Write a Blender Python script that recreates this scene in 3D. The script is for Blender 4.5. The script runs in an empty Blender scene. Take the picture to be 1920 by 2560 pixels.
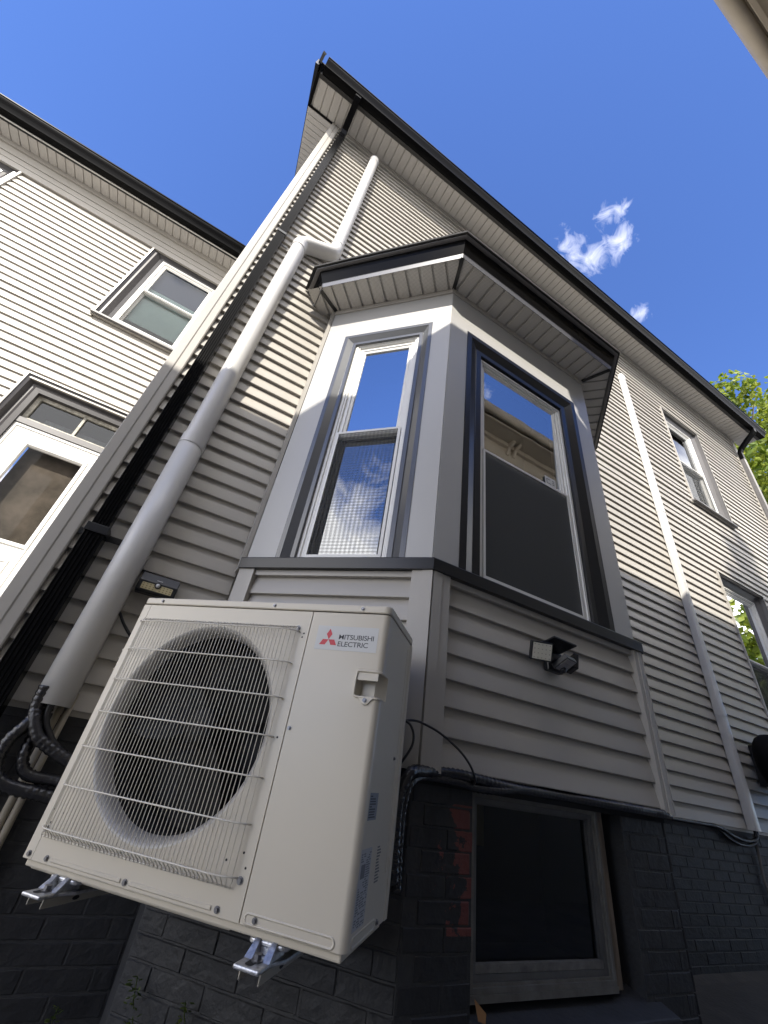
import bpy, math, random
from mathutils import Vector, Matrix, noise
random.seed(7)
R = math.radians
SC = bpy.context.scene
COL = SC.collection

# ------------------------------------------------------------------ camera
CAM = Vector((0.0, -2.12998, 1.55))
cd = bpy.data.cameras.new('camera'); cam = bpy.data.objects.new('camera', cd); COL.objects.link(cam)
Xr = Vector((0.85715683, -0.49678718, 0.13595832))      # image right
Yd = Vector((0.37501045, 0.42101432, -0.82590199))      # image down
Zf = Vector((0.35305712, 0.75891333, 0.54717568))       # forward
m3 = Matrix((Xr, -Yd, -Zf)).transposed()
cam.matrix_world = Matrix.Translation(CAM) @ m3.to_4x4()
cd.sensor_fit = 'HORIZONTAL'; cd.sensor_width = 36.0; cd.lens = 36.0 * 1000.57 / 1920.0
cd.clip_start = 0.02; cd.clip_end = 2000
SC.camera = cam

# ------------------------------------------------------------------ sun and sky
SUN = Vector((0.80, 1.0, -1.15)).normalized()            # direction the light travels
el = math.asin(-SUN.z); az = math.atan2(-SUN.x, -SUN.y)  # azimuth measured from +Y towards +X
world = bpy.data.worlds.new('World'); SC.world = world; world.use_nodes = True
wn = world.node_tree; wn.nodes.clear()
def WN(t, **k):
    n = wn.nodes.new(t)
    for a, b in k.items(): setattr(n, a, b)
    return n
sky = WN('ShaderNodeTexSky', sky_type='NISHITA', sun_disc=False)
sky.sun_elevation = el; sky.sun_rotation = az; sky.altitude = 50; sky.air_density = 1.0; sky.dust_density = 0.0; sky.ozone_density = 6.0
tc = WN('ShaderNodeTexCoord')
def wmath(op, a, b=None, clamp=False):
    n = WN('ShaderNodeMath', operation=op); n.use_clamp = clamp
    for i, v in enumerate((a, b)):
        if v is None: continue
        if isinstance(v, (int, float)): n.inputs[i].default_value = v
        else: wn.links.new(v, n.inputs[i])
    return n.outputs[0]
def family(puffs, nscale, thr, gain, cgain, top, seed):
    mp = WN('ShaderNodeMapping'); mp.inputs['Location'].default_value = (seed, seed * .7, seed * .3); wn.links.new(tc.outputs['Generated'], mp.inputs['Vector'])
    nz = WN('ShaderNodeTexNoise'); nz.inputs['Scale'].default_value = nscale; nz.inputs['Detail'].default_value = 9; nz.inputs['Roughness'].default_value = .62; nz.inputs['Distortion'].default_value = .9
    wn.links.new(mp.outputs[0], nz.inputs['Vector']); cov = None
    for c, rad in puffs:
        c = Vector(c).normalized()
        vm = WN('ShaderNodeVectorMath', operation='DISTANCE'); wn.links.new(tc.outputs['Generated'], vm.inputs[0]); vm.inputs[1].default_value = c
        d = wmath('MAXIMUM', wmath('SUBTRACT', 1.0, wmath('DIVIDE', vm.outputs['Value'], rad)), -1.5)
        cov = d if cov is None else wmath('MAXIMUM', cov, d)
    q = wmath('ADD', wmath('MULTIPLY', wmath('SUBTRACT', nz.outputs['Fac'], thr), gain), wmath('MULTIPLY', cov, cgain))
    return wmath('MULTIPLY', wmath('MULTIPLY', q, 1.0, True), top)
# the torn wisps over the roof, and cumulus banks, one mirrored, the rest unseen and added for fill
wisp = family([((.400, .197, .895), .046), ((.4335, .18, .8824), .038), ((.448, .138, .884), .038), ((.412, .124, .903), .028), ((.414, .106, .904), .020), ((.556, .181, .811), .018)], 34, .55, 1.9, .60, .30, 0.)
mirror_fill_bank = family([((-.45, -.86, .20), .66), ((.45, -.86, .24), .52), ((-.88, -.22, .40), .25), ((-.97, .10, .18), .36), ((-.22, -.78, .60), .42), ((-.12, -.50, .86), .36), ((.84, -.30, .44), .24), ((.3, .9, .2), .3), ((-.5, .85, .2), .3)], 5, .46, 3.2, 1.9, .95, 3.7)
s = wmath('MAXIMUM', wisp, mirror_fill_bank)
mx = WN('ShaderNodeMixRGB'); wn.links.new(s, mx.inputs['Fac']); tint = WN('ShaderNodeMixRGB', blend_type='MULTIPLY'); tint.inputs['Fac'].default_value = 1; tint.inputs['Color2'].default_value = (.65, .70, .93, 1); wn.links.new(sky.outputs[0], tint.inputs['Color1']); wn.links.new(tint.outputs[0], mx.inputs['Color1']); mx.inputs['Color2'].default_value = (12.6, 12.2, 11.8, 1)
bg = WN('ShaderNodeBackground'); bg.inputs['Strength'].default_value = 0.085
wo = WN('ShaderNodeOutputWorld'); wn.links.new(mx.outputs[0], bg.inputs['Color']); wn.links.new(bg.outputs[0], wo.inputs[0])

sd = bpy.data.lights.new('sun', 'SUN'); sd.energy = 2.0; sd.angle = R(.5); sd.color = (1.0, .94, .84)
so = bpy.data.objects.new('sun', sd); COL.objects.link(so); so.location = (-10, -12, 20)
so.rotation_euler = SUN.to_track_quat('-Z', 'Y').to_euler()
SC.view_settings.view_transform = 'Standard'; SC.view_settings.look = 'None'; SC.view_settings.gamma = 1; SC.view_settings.use_curve_mapping = False
SC.view_settings.exposure = 2.0

# ------------------------------------------------------------------ materials
def mat(name, col, rough=.5, metal=0., spec=.5, var=.0, vscale=3., bump=.0, bscale=60., col2=None, vdetail=5, stretch=None, rvar=0., coat=0.):
    m = bpy.data.materials.new(name); m.use_nodes = True; nt = m.node_tree; b = nt.nodes['Principled BSDF']
    b.inputs['Base Color'].default_value = (*col, 1); b.inputs['Roughness'].default_value = rough; b.inputs['Metallic'].default_value = metal
    b.inputs['Specular IOR Level'].default_value = spec; b.inputs['Coat Weight'].default_value = coat
    g = nt.nodes.new('ShaderNodeNewGeometry'); vec = g.outputs['Position']
    if stretch:
        mp = nt.nodes.new('ShaderNodeMapping'); mp.inputs['Scale'].default_value = stretch; nt.links.new(vec, mp.inputs['Vector']); vec = mp.outputs[0]
    if var or rvar:
        n = nt.nodes.new('ShaderNodeTexNoise'); n.inputs['Scale'].default_value = vscale; n.inputs['Detail'].default_value = vdetail; n.inputs['Roughness'].default_value = .6
        nt.links.new(vec, n.inputs['Vector'])
    if var:
        c2 = col2 or tuple(max(0, c * (1 - var)) for c in col); c1 = col if col2 else tuple(min(1, c * (1 + var * .5)) for c in col)
        r = nt.nodes.new('ShaderNodeValToRGB'); r.color_ramp.elements[0].position = .3; r.color_ramp.elements[1].position = .7
        r.color_ramp.elements[0].color = (*c2, 1); r.color_ramp.elements[1].color = (*c1, 1)
        nt.links.new(n.outputs['Fac'], r.inputs[0]); nt.links.new(r.outputs[0], b.inputs['Base Color'])
    if rvar:
        mr = nt.nodes.new('ShaderNodeMapRange'); mr.inputs['From Min'].default_value = .3; mr.inputs['From Max'].default_value = .7
        mr.inputs['To Min'].default_value = max(.02, rough - rvar); mr.inputs['To Max'].default_value = min(1, rough + rvar)
        nt.links.new(n.outputs['Fac'], mr.inputs[0]); nt.links.new(mr.outputs[0], b.inputs['Roughness'])
    if bump:
        n2 = nt.nodes.new('ShaderNodeTexNoise'); n2.inputs['Scale'].default_value = bscale; n2.inputs['Detail'].default_value = 4
        nt.links.new(vec, n2.inputs['Vector'])
        bp = nt.nodes.new('ShaderNodeBump'); bp.inputs['Strength'].default_value = bump; bp.inputs['Distance'].default_value = .004
        nt.links.new(n2.outputs['Fac'], bp.inputs['Height']); nt.links.new(bp.outputs[0], b.inputs['Normal'])
    return m
VINYL = mat('vinyl_siding', (.410, .386, .345), .42, spec=.45, var=.07, vscale=1.3, bump=.10, bscale=55, stretch=(.25, .25, 3.0), rvar=.03)
VINYL_TRIM = mat('vinyl_trim', (.41, .388, .35), .40, var=.06, vscale=2, bump=.04, bscale=70)
PANEL = mat('coil_aluminium', (.455, .448, .43), .36, spec=.5, var=.03, vscale=1.2, bump=.03, bscale=3)
SOFFIT = mat('soffit_vinyl', (.54, .52, .485), .55, var=.06, vscale=2, bump=.25, bscale=160)
DARK = mat('charcoal_aluminium', (.016, .0162, .0175), .28, spec=.4, var=.06, vscale=2, bump=.02, bscale=4)
BLACK = mat('black_aluminium', (.006, .006, .0065), .22, spec=.5, var=.1, vscale=2, bump=.02, bscale=5)
BLACK.node_tree.nodes['Principled BSDF'].inputs['IOR'].default_value = 1.13
LIP = mat('glossy_lip_glint', (.10, .10, .105), .40, spec=1.0)  # black coil made lighter and glossier to imitate its sun glint
CASL = mat('sky_sheen_casing', (.085, .088, .094), .26, spec=.7, var=.04, vscale=2)  # charcoal casing lightened to stand in for the sky it reflects
WTRIM = mat('brown_black_casing', (.045, .042, .043), .34, spec=.5, var=.12, vscale=3)
GREYTRIM = mat('dusty_grey_trim', (.13, .125, .125), .45, var=.12, vscale=3, bump=.05, bscale=20)
WHITE = mat('white_vinyl', (.74, .73, .69), .35, var=.06, vscale=4)
OLDWHITE = mat('old_white_paint', (.46, .44, .38), .7, var=.5, vscale=22, bump=.5, bscale=90)
WEATHER = mat('weathered_white_frame', (.155, .153, .142), .6, var=.55, vscale=14, bump=.5, bscale=80, col2=(.09, .085, .07))
SPLIT = mat('weathered_wood', (.16, .125, .09), .8, var=.6, vscale=9, bump=1., bscale=40, stretch=(6, 6, .7))
PIPE = mat('duct_cover_plastic', (.58, .57, .55), .33, spec=.45, var=.03, vscale=2)
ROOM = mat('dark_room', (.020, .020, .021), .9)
BLIND = mat('teal_blind', (.42, .55, .53), .8, var=.1, vscale=3)
BLUEBLIND = mat('dark_curtain', (.06, .075, .13), .8)
PAPER = mat('paper_sticker', (.62, .62, .60), .6)
INK = mat('print_ink', (.035, .037, .042), .6)
RED = mat('red_emblem', (.55, .035, .05), .5)
ACW = mat('beige_steel', (.58, .53, .43), .28, spec=.45, var=.015, vscale=2)
ACWIRE = mat('wire_coating', (.64, .60, .51), .35)
ACBELL = mat('bell_mouth_plastic', (.40, .38, .345), .28, spec=.6)
ACDARK = mat('fan_plastic', (.004, .004, .0042), .6, spec=.25)
COIL = mat('coil_fins', (.008, .008, .008), .7)
GREYLAB = mat('grey_label', (.22, .23, .25), .5)
LABEL = mat('pale_label', (.55, .55, .53), .45)
GALV = mat('galvanized_cast', (.55, .56, .58), .38, metal=.85, var=.35, vscale=90, bump=.3, bscale=200, rvar=.1)
BRKT = mat('beige_bracket', (.36, .34, .29), .4, var=.06, vscale=8)
SCREW = mat('screw_steel', (.18, .18, .19), .35, metal=.9)
TAPE = mat('black_tape', (.012, .012, .014), .26, spec=.6, bump=.5, bscale=130)
CABLE = mat('black_cable', (.012, .012, .013), .4)
PVC = mat('beige_pvc', (.36, .32, .24), .45, var=.1, vscale=6)
PLASTIC = mat('black_plastic', (.013, .014, .017), .35, spec=.5)
SOLAR = mat('solar_cell', (.07, .075, .085), .18, var=.2, vscale=40)
LEDPLATE = mat('led_plate', (.50, .43, .25), .5)
LEDW = mat('led_white_plate', (.55, .53, .45), .5)
LEDG = mat('led_grey_plate', (.32, .31, .31), .5)
LEDCHIP = mat('led_chip', (.27, .23, .12), .4)
CHIPG = mat('led_chip_grey', (.30, .29, .25), .4)
DOME = mat('sensor_dome', (.60, .60, .60), .4)
MORTAR = mat('painted_mortar', (.034, .0345, .036), .68, var=.2, vscale=12, bump=.8, bscale=70)
CONC = mat('concrete', (.26, .247, .225), .9, var=.35, vscale=4, bump=.8, bscale=50)
PARGE = mat('parged_cement', (.045, .042, .037), .9, var=.3, vscale=7, bump=1., bscale=45)
SHINGLE = mat('asphalt_shingle', (.035, .034, .034), .95, var=.4, vscale=30, bump=.8, bscale=120)
DARKGAP = mat('gap_shade', (.010, .010, .010), .9)  # near-black that paints the shade of gaps and voids
NBEIGE = mat('neighbor_beige_paint', (.56, .50, .41), .55, var=.12, vscale=3, bump=.1, bscale=40)
NSOFF = mat('neighbor_soffit_paint', (.46, .41, .33), .7, var=.12, vscale=2)
NSID = mat('neighbor_siding', (.33, .32, .30), .6, var=.08, vscale=2)
BARK = mat('bark', (.09, .07, .05), .9, var=.4, vscale=8, bump=1, bscale=20)
SILL = mat('painted_sill', (.030, .031, .035), .62, var=.3, vscale=8, bump=.4, bscale=60)
DRY = mat('dry_leaf', (.20, .10, .035), .8)

def leafmat(name, c1, c2):
    m = bpy.data.materials.new(name); m.use_nodes = True; nt = m.node_tree; b = nt.nodes['Principled BSDF']; out = nt.nodes['Material Output']
    g = nt.nodes.new('ShaderNodeNewGeometry'); r = nt.nodes.new('ShaderNodeValToRGB')
    r.color_ramp.elements[0].color = (*c1, 1); r.color_ramp.elements[1].color = (*c2, 1)
    nt.links.new(g.outputs['Random Per Island'], r.inputs[0]); nt.links.new(r.outputs[0], b.inputs['Base Color']); b.inputs['Roughness'].default_value = .5
    t = nt.nodes.new('ShaderNodeBsdfTranslucent'); nt.links.new(r.outputs[0], t.inputs['Color'])
    mixn = nt.nodes.new('ShaderNodeMixShader'); mixn.inputs[0].default_value = .45
    nt.links.new(b.outputs[0], mixn.inputs[1]); nt.links.new(t.outputs[0], mixn.inputs[2]); nt.links.new(mixn.outputs[0], out.inputs[0])
    return m
LEAF = leafmat('maple_leaf', (.10, .165, .012), (.30, .34, .035))
WEED = leafmat('weed_leaf', (.06, .10, .02), (.14, .19, .04))

def glassmat(name, ior, tint):
    m = bpy.data.materials.new(name); m.use_nodes = True; nt = m.node_tree; nt.nodes.clear()
    o = nt.nodes.new('ShaderNodeOutputMaterial'); f = nt.nodes.new('ShaderNodeFresnel'); f.inputs['IOR'].default_value = ior
    t = nt.nodes.new('ShaderNodeBsdfTransparent'); t.inputs['Color'].default_value = (*tint, 1)
    gl = nt.nodes.new('ShaderNodeBsdfGlossy'); gl.inputs['Roughness'].default_value = .0; gl.inputs['Color'].default_value = (.93, .96, 1, 1)
    g = nt.nodes.new('ShaderNodeNewGeometry'); n2 = nt.nodes.new('ShaderNodeTexNoise'); n2.inputs['Scale'].default_value = 2.2; nt.links.new(g.outputs['Position'], n2.inputs['Vector'])
    bp = nt.nodes.new('ShaderNodeBump'); bp.inputs['Strength'].default_value = .06; bp.inputs['Distance'].default_value = .012
    nt.links.new(n2.outputs['Fac'], bp.inputs['Height']); nt.links.new(bp.outputs[0], gl.inputs['Normal'])
    mx = nt.nodes.new('ShaderNodeMixShader'); nt.links.new(f.outputs[0], mx.inputs[0]); nt.links.new(t.outputs[0], mx.inputs[1]); nt.links.new(gl.outputs[0], mx.inputs[2]); nt.links.new(mx.outputs[0], o.inputs[0])
    return m
GLASS = glassmat('window_glass', 2.6, (.55, .58, .57))
GLASSMID = glassmat('low_e_glass', 4.6, (.5, .54, .54))
GLASSHI = glassmat('coated_glass', 5.5, (.5, .54, .54))
GLASSCLR = glassmat('clear_glass', 1.45, (.88, .9, .89))
GLASSDIM = glassmat('dusty_glass', 1.5, (.5, .5, .48))

def screenmat(name, opac, moire):
    m = bpy.data.materials.new(name); m.use_nodes = True; nt = m.node_tree; b = nt.nodes['Principled BSDF']; out = nt.nodes['Material Output']
    b.inputs['Base Color'].default_value = (.055, .057, .055, 1); b.inputs['Roughness'].default_value = .8
    t = nt.nodes.new('ShaderNodeBsdfTransparent'); mx = nt.nodes.new('ShaderNodeMixShader'); mx.inputs[0].default_value = opac
    if moire:      # woven mesh laid over itself: sagging beat pattern of the weave
        g = nt.nodes.new('ShaderNodeNewGeometry'); w = []
        for dirn, sc in (('X', 17), ('Z', 15)):
            wv = nt.nodes.new('ShaderNodeTexWave'); wv.bands_direction = dirn; wv.inputs['Scale'].default_value = sc; wv.inputs['Distortion'].default_value = 5.0; wv.inputs['Detail'].default_value = 1; wv.inputs['Detail Scale'].default_value = .12
            nt.links.new(g.outputs['Position'], wv.inputs['Vector']); w.append(wv)
        a = nt.nodes.new('ShaderNodeMath'); a.operation = 'ADD'; nt.links.new(w[0].outputs['Fac'], a.inputs[0]); nt.links.new(w[1].outputs['Fac'], a.inputs[1])
        r = nt.nodes.new('ShaderNodeMapRange'); r.inputs['From Max'].default_value = 2.0; r.inputs['To Min'].default_value = opac - moire; r.inputs['To Max'].default_value = opac + moire; nt.links.new(a.outputs[0], r.inputs[0]); nt.links.new(r.outputs[0], mx.inputs[0])
    nt.links.new(t.outputs[0], mx.inputs[1]); nt.links.new(b.outputs[0], mx.inputs[2]); nt.links.new(mx.outputs[0], out.inputs[0])
    return m
SCREEN = screenmat('insect_screen', .80, 0)
SCREENM = screenmat('sagging_insect_screen', .42, .17)

def brickmat():
    m = mat('painted_brick', (.019, .0195, .0212), .60, var=.35, vscale=9, bump=.8, bscale=55)
    nt = m.node_tree; b = nt.nodes['Principled BSDF']; g = next(n for n in nt.nodes if n.type == 'NEW_GEOMETRY')
    base = b.inputs['Base Color'].links[0].from_socket
    sx = nt.nodes.new('ShaderNodeSeparateXYZ'); nt.links.new(g.outputs['Position'], sx.inputs[0])
    def M(op, a, c=None):
        n = nt.nodes.new('ShaderNodeMath'); n.operation = op
        for i, v in enumerate((a, c)):
            if v is None: continue
            if isinstance(v, (int, float)): n.inputs[i].default_value = v
            else: nt.links.new(v, n.inputs[i])
        return n.outputs[0]
    n = nt.nodes.new('ShaderNodeTexNoise'); n.inputs['Scale'].default_value = 13; n.inputs['Detail'].default_value = 6; n.inputs['Roughness'].default_value = .65; nt.links.new(g.outputs['Position'], n.inputs['Vector'])
    # flaked paint beside the basement window: x beyond a ragged line, between two heights
    line = M('ADD', M('MULTIPLY', M('SUBTRACT', n.outputs['Fac'], .5), -.62), 1.098)
    k = M('GREATER_THAN', sx.outputs['X'], line)
    k = M('MULTIPLY', k, M('LESS_THAN', sx.outputs['X'], 1.21)); k = M('MULTIPLY', k, M('GREATER_THAN', sx.outputs['Z'], 1.17)); k = M('MULTIPLY', k, M('LESS_THAN', sx.outputs['Z'], 1.505)); k = M('MULTIPLY', k, M('LESS_THAN', sx.outputs['Y'], -.68))
    mx = nt.nodes.new('ShaderNodeMixRGB'); nt.links.new(k, mx.inputs[0]); nt.links.new(base, mx.inputs[1]); mx.inputs[2].default_value = (.13, .036, .030, 1)
    nt.links.new(mx.outputs[0], b.inputs['Base Color'])
    return m
BRICK = brickmat()

# ------------------------------------------------------------------ mesh helpers
W = {}
class Fr:
    """wall frame: u along the wall, v up, w outwards"""
    def __init__(s, O, U, Wd): s.O = Vector(O); s.U = Vector(U).normalized(); s.W = Vector(Wd).normalized(); s.V = Vector((0, 0, 1))
    def p(s, u, v, w): return s.O + s.U * u + s.V * v + s.W * w
WORLD = Fr((0, 0, 0), (1, 0, 0), (0, 1, 0))
WORLD.p = lambda u, v, w: Vector((u, v, w))
class MB:
    def __init__(s, fr=WORLD): s.v = []; s.f = []; s.fr = fr
    def pt(s, u, v, w): s.v.append(s.fr.p(u, v, w)); return len(s.v) - 1
    def quad(s, *ps): s.f.append([s.pt(*p) for p in ps])
    def box(s, a0, a1, b0, b1, c0, c1):
        i = [s.pt(a, b, c) for c in (c0, c1) for b in (b0, b1) for a in (a0, a1)]
        for q in ((0, 2, 3, 1), (4, 5, 7, 6), (0, 1, 5, 4), (2, 6, 7, 3), (0, 4, 6, 2), (1, 3, 7, 5)): s.f.append([i[k] for k in q])
        return s
    def sweep(s, rect, prof, sides='LTRB'):
        """picture-frame sweep: prof = (inset, w) points"""
        u0, u1, v0, v1 = rect; rings = []
        for t, w in prof:
            tb = t if 'B' in sides else 0; tt = t if 'T' in sides else 0; tl = t if 'L' in sides else 0; tr = t if 'R' in sides else 0
            rings.append([s.pt(u0 + tl, v0 + tb, w), s.pt(u1 - tr, v0 + tb, w), s.pt(u1 - tr, v1 - tt, w), s.pt(u0 + tl, v1 - tt, w)])
        e = {'B': (0, 1), 'R': (1, 2), 'T': (2, 3), 'L': (3, 0)}
        for a, b in zip(rings, rings[1:]):
            for k in sides: i, j = e[k]; s.f.append([a[i], a[j], b[j], b[i]])
        return s
    def extrude(s, poly, axis, a0, a1, cap=True, closed=True):
        """poly of 2D points in the other two axes, in order"""
        def P(q, a): return (a, q[0], q[1]) if axis == 0 else ((q[0], a, q[1]) if axis == 1 else (q[0], q[1], a))
        A = [s.pt(*P(q, a0)) for q in poly]; B = [s.pt(*P(q, a1)) for q in poly]; n = len(poly)
        for i in range(n if closed else n - 1): j = (i + 1) % n; s.f.append([A[i], A[j], B[j], B[i]])
        if cap and closed: s.f.append(A[::-1]); s.f.append(B)
        return s
    def tube(s, path, r, n=10, cap=True, ridge=None, flat=1.0):
        path = [Vector(p) for p in path]; rings = []; up = None
        for i, p in enumerate(path):
            t = (path[min(i + 1, len(path) - 1)] - path[max(i - 1, 0)]).normalized()
            if up is None: up = t.orthogonal().normalized()
            up = (up - t * up.dot(t)).normalized(); sd_ = t.cross(up)
            rr = r[i] if isinstance(r, (list, tuple)) else r
            ring = []
            for k in range(n):
                a = 2 * math.pi * k / n; q = rr * (1 + (ridge * math.sin(i * 2.1 + a) if ridge else 0))
                ring.append(s.pt(*(p + up * math.cos(a) * q + sd_ * math.sin(a) * q * flat)))
            rings.append(ring)
        for a, b in zip(rings, rings[1:]):
            for k in range(n): s.f.append([a[k], a[(k + 1) % n], b[(k + 1) % n], b[k]])
        if cap: s.f.append(rings[0][::-1]); s.f.append(rings[-1])
        return s
    def build(s, name, m, parent=None, smooth=False, bevel=0., base=None, auto=None):
        me = bpy.data.meshes.new(name); o = bpy.data.objects.new(name, me)
        off = Vector(base) if base is not None else Vector((0, 0, 0))
        me.from_pydata([tuple(v - off) for v in s.v], [], s.f); me.materials.append(m)
        import bmesh
        bm = bmesh.new(); bm.from_mesh(me); bmesh.ops.remove_doubles(bm, verts=bm.verts, dist=1e-6); bmesh.ops.recalc_face_normals(bm, faces=bm.faces); bm.to_mesh(me); bm.free()
        if smooth: me.shade_smooth()
        if auto: me.shade_smooth(); me.set_sharp_from_angle(angle=R(auto))
        if bevel:
            b = o.modifiers.new('bevel', 'BEVEL'); b.width = bevel; b.segments = 2; b.limit_method = 'ANGLE'; b.angle_limit = R(35)
        place(o, parent, Matrix.Translation(off)); return o
def place(o, parent=None, mw=None):
    COL.objects.link(o); mw = mw or Matrix.Identity(4); o.matrix_local = mw if parent is None else mw
    if parent is not None:
        o.parent = parent; o.matrix_parent_inverse = W[parent.name].inverted(); o.matrix_basis = mw
    W[o.name] = mw
def tag(o, label=None, cat=None, group=None, kind=None):
    if label: o['label'] = label
    if cat: o['category'] = cat
    if group: o['group'] = group
    if kind: o['kind'] = kind
    return o
def thing(name, loc, label, cat, group=None):
    o = bpy.data.objects.new(name, None); o.empty_display_size = .1; place(o, None, Matrix.Translation(Vector(loc))); return tag(o, label, cat, group)
def inst(name, me, parent, mw):
    o = bpy.data.objects.new(name, me); place(o, parent, mw); return o
def frmat(fr, u, v, w, scale=(1, 1, 1)):
    m = Matrix((fr.U, fr.W, fr.V)).transposed().to_4x4(); m.translation = fr.p(u, v, w)   # local x=U, y=W(out), z=V
    return m @ Matrix.Diagonal((*scale, 1))
def rawmesh(name, verts, faces, m, recalc=True):
    me = bpy.data.meshes.new(name); me.from_pydata(verts, [], faces); me.materials.append(m)
    if recalc:
        import bmesh
        bm = bmesh.new(); bm.from_mesh(me); bmesh.ops.recalc_face_normals(bm, faces=bm.faces); bm.to_mesh(me); bm.free()
    return me
def smoothpath(pts, n=8):
    pts = [Vector(p) for p in pts]; out = []
    for i in range(len(pts) - 1):
        p0, p1, p2, p3 = pts[max(i - 1, 0)], pts[i], pts[i + 1], pts[min(i + 2, len(pts) - 1)]
        for k in range(n):
            t = k / n; out.append(.5 * ((2 * p1) + (p2 - p0) * t + (2 * p0 - 5 * p1 + 4 * p2 - p3) * t * t + (3 * p1 - p0 - 3 * p2 + p3) * t ** 3))
    out.append(pts[-1]); return out
def resample(path, step):
    out = [path[0]]; acc = 0
    for a, b in zip(path, path[1:]):
        L = (b - a).length; d = step - acc
        while d <= L and L > 0: out.append(a.lerp(b, d / L)); d += step
        acc = (acc + L) % step
    out.append(path[-1]); return out

YB = -0.7635
H2 = 2 ** .5
EV = Vector((1, -1, 0)) / H2; NA = Vector((1, 1, 0)) / H2
FM = Fr((0, 0, 0), (1, 0, 0), (0, -1, 0))
FW = Fr((0, 2.08, 0), (1, 0, 0), (0, -1, 0))
FB = Fr((0, YB, 0), (1, 0, 0), (0, -1, 0))                       # u = x
FL = Fr(NA * .107, EV, -NA)                                      # u = e
FRt = Fr((2.36, YB, 0), (1, 1, 0), (1, -1, 0))                   # u from the right bay corner
FG = Fr((-.60, 0, 0), (0, -1, 0), (-1, 0, 0))                    # gable side, u = -y
P = .1016
# siding course profile: local x 0..1 length, y outwards, z up
pr = [(-.024, .0), (-.0015, .0), (.0, .0012), (.0, .005), (-.0036, .028), (-.0105, .064), (-.0215, P), (-.024, P)]
vv = [(x, y, z) for x in (0, 1) for y, z in pr]; n_ = len(pr)
ff = [[i, (i + 1) % n_, n_ + (i + 1) % n_, n_ + i] for i in range(n_)] + [list(range(n_))[::-1], list(range(n_, 2 * n_))]
PLANK = rawmesh('siding_plank', vv, ff, VINYL)
PLANKN = rawmesh('neighbor_plank', vv, ff, NSID)
def planks(parent, fr, z0, rows, segs, me=PLANK, w=0., lap=False):
    """segs(z) -> list of (u0,u1)"""
    for i in range(rows):
        z = z0 + i * P
        for a, b in segs(z + P / 2):
            if b - a <= .01: continue
            cuts = [a, b]
            if lap and b - a > 3.0 and i % 2: m_ = a + (b - a) * (.30 + .45 * ((i * 7) % 10) / 10); cuts = [a, m_, b]
            for k, (c0, c1) in enumerate(zip(cuts, cuts[1:])):
                tw = Matrix.Rotation(random.uniform(-.0006, .0006), 4, 'Y')
                inst('siding_plank', me, parent, frmat(fr, c0 - (.02 if k else 0), z, w + random.uniform(-.0012, .0008) + (.0022 if k else 0), (c1 - c0 + (.02 if k else 0), 1, 1)) @ tw)
def cut(segs, holes, z):
    for (u0, u1, v0, v1) in holes:
        if v0 < z < v1:
            out = []
            for a, b in segs:
                if u1 <= a or u0 >= b: out.append((a, b))
                else:
                    if u0 > a: out.append((a, u0))
                    if u1 < b: out.append((u1, b))
            segs = out
    return segs

def wallholes(b, u0, u1, v0, v1, w0, w1, holes):
    vs = sorted({v0, v1, *[min(max(h[k], v0), v1) for h in holes for k in (2, 3)]})
    for a, c in zip(vs, vs[1:]):
        if c - a < 1e-6: continue
        for s0, s1 in cut([(u0, u1)], holes, (a + c) / 2): b.box(s0, s1, a, c, w0, w1)
    return b
# ------------------------------------------------------------------ ground
g = MB(); g.quad((-300, -300, .72), (300, -300, .72), (300, 300, .72), (-300, 300, .72)); tag(g.build('ground', CONC), kind='structure')

# ------------------------------------------------------------------ house
house = thing('house', (4, 4, .72), 'grey clapboard house with a two-window bay, black gutter and dark painted brick base', 'house')
ZS = 1.600
W1 = (5.86, 6.97, 2.30, 4.355); W2 = (5.90, 6.965, 5.51, 7.52)
bk = MB(FM); wallholes(bk, -.598, 8.7, ZS - .02, 8.42, -.12, -.0245, [W1, W2, (.215, 3.05, 0, 4.75)]); bk.fr = WORLD; bk.box(-.58, -.48, .12, 8.0, ZS, 8.42); bk.box(8.55, 8.7, .12, 8.0, ZS, 8.42); bk.box(-.598, 8.7, 8.0, 8.1, ZS, 8.42)
mwall = bk.build('siding_wall', VINYL, house)
W1 = (5.86, 6.97, 2.30, 4.355); W2 = (5.90, 6.965, 5.51, 7.52)
BAYH = (.20, 3.08, 0, 4.98)
def mainseg(z): return cut([(-.53, 8.62)], [BAYH, W1, W2], z)
planks(mwall, FM, ZS, 66, mainseg, lap=True)
gw = MB(FG); gw.box(-2.1, 0, ZS, 8.42, -.04, -.0245); gwall = gw.build('gable_wall', VINYL, house)
planks(gwall, FG, ZS, 66, lambda z: [(-2.08, -.05)])
t = MB(FM)   # top trim under the soffit
t.box(-.53, 8.62, 8.306, 8.40, -.016, .004); t.box(-.53, 8.62, 8.372, 8.398, .004, .016); t.build('frieze_trim', VINYL_TRIM, house)
def corner_post(name, x0, x1, z0, z1, fr, m=VINYL_TRIM, side=True, both=False):
    b = MB(fr); wdt = x1 - x0
    b.extrude([(x0, -.016), (x0, .018), (x0 + wdt * .48, .018), (x0 + wdt * .52, .014), (x1 - .008, .014), (x1, .010), (x1, -.016)], 1, z0, z1)
    return b
b = corner_post('corner_post', -.622, -.522, ZS - .012, 8.40, FM); b.fr = FM; b.extrude([(-.622, -.016), (-.622, -.10), (-.604, -.10), (-.604, -.016)], 1, ZS - .012, 8.40)
b.build('corner_post', VINYL_TRIM, house, bevel=.003)
b = MB(FM); b.extrude([(8.61, -.016), (8.61, .016), (8.72, .016), (8.72, -.11), (8.70, -.11), (8.70, -.016)], 1, ZS - .012, 8.40); b.build('corner_post', VINYL_TRIM, house)

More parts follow.
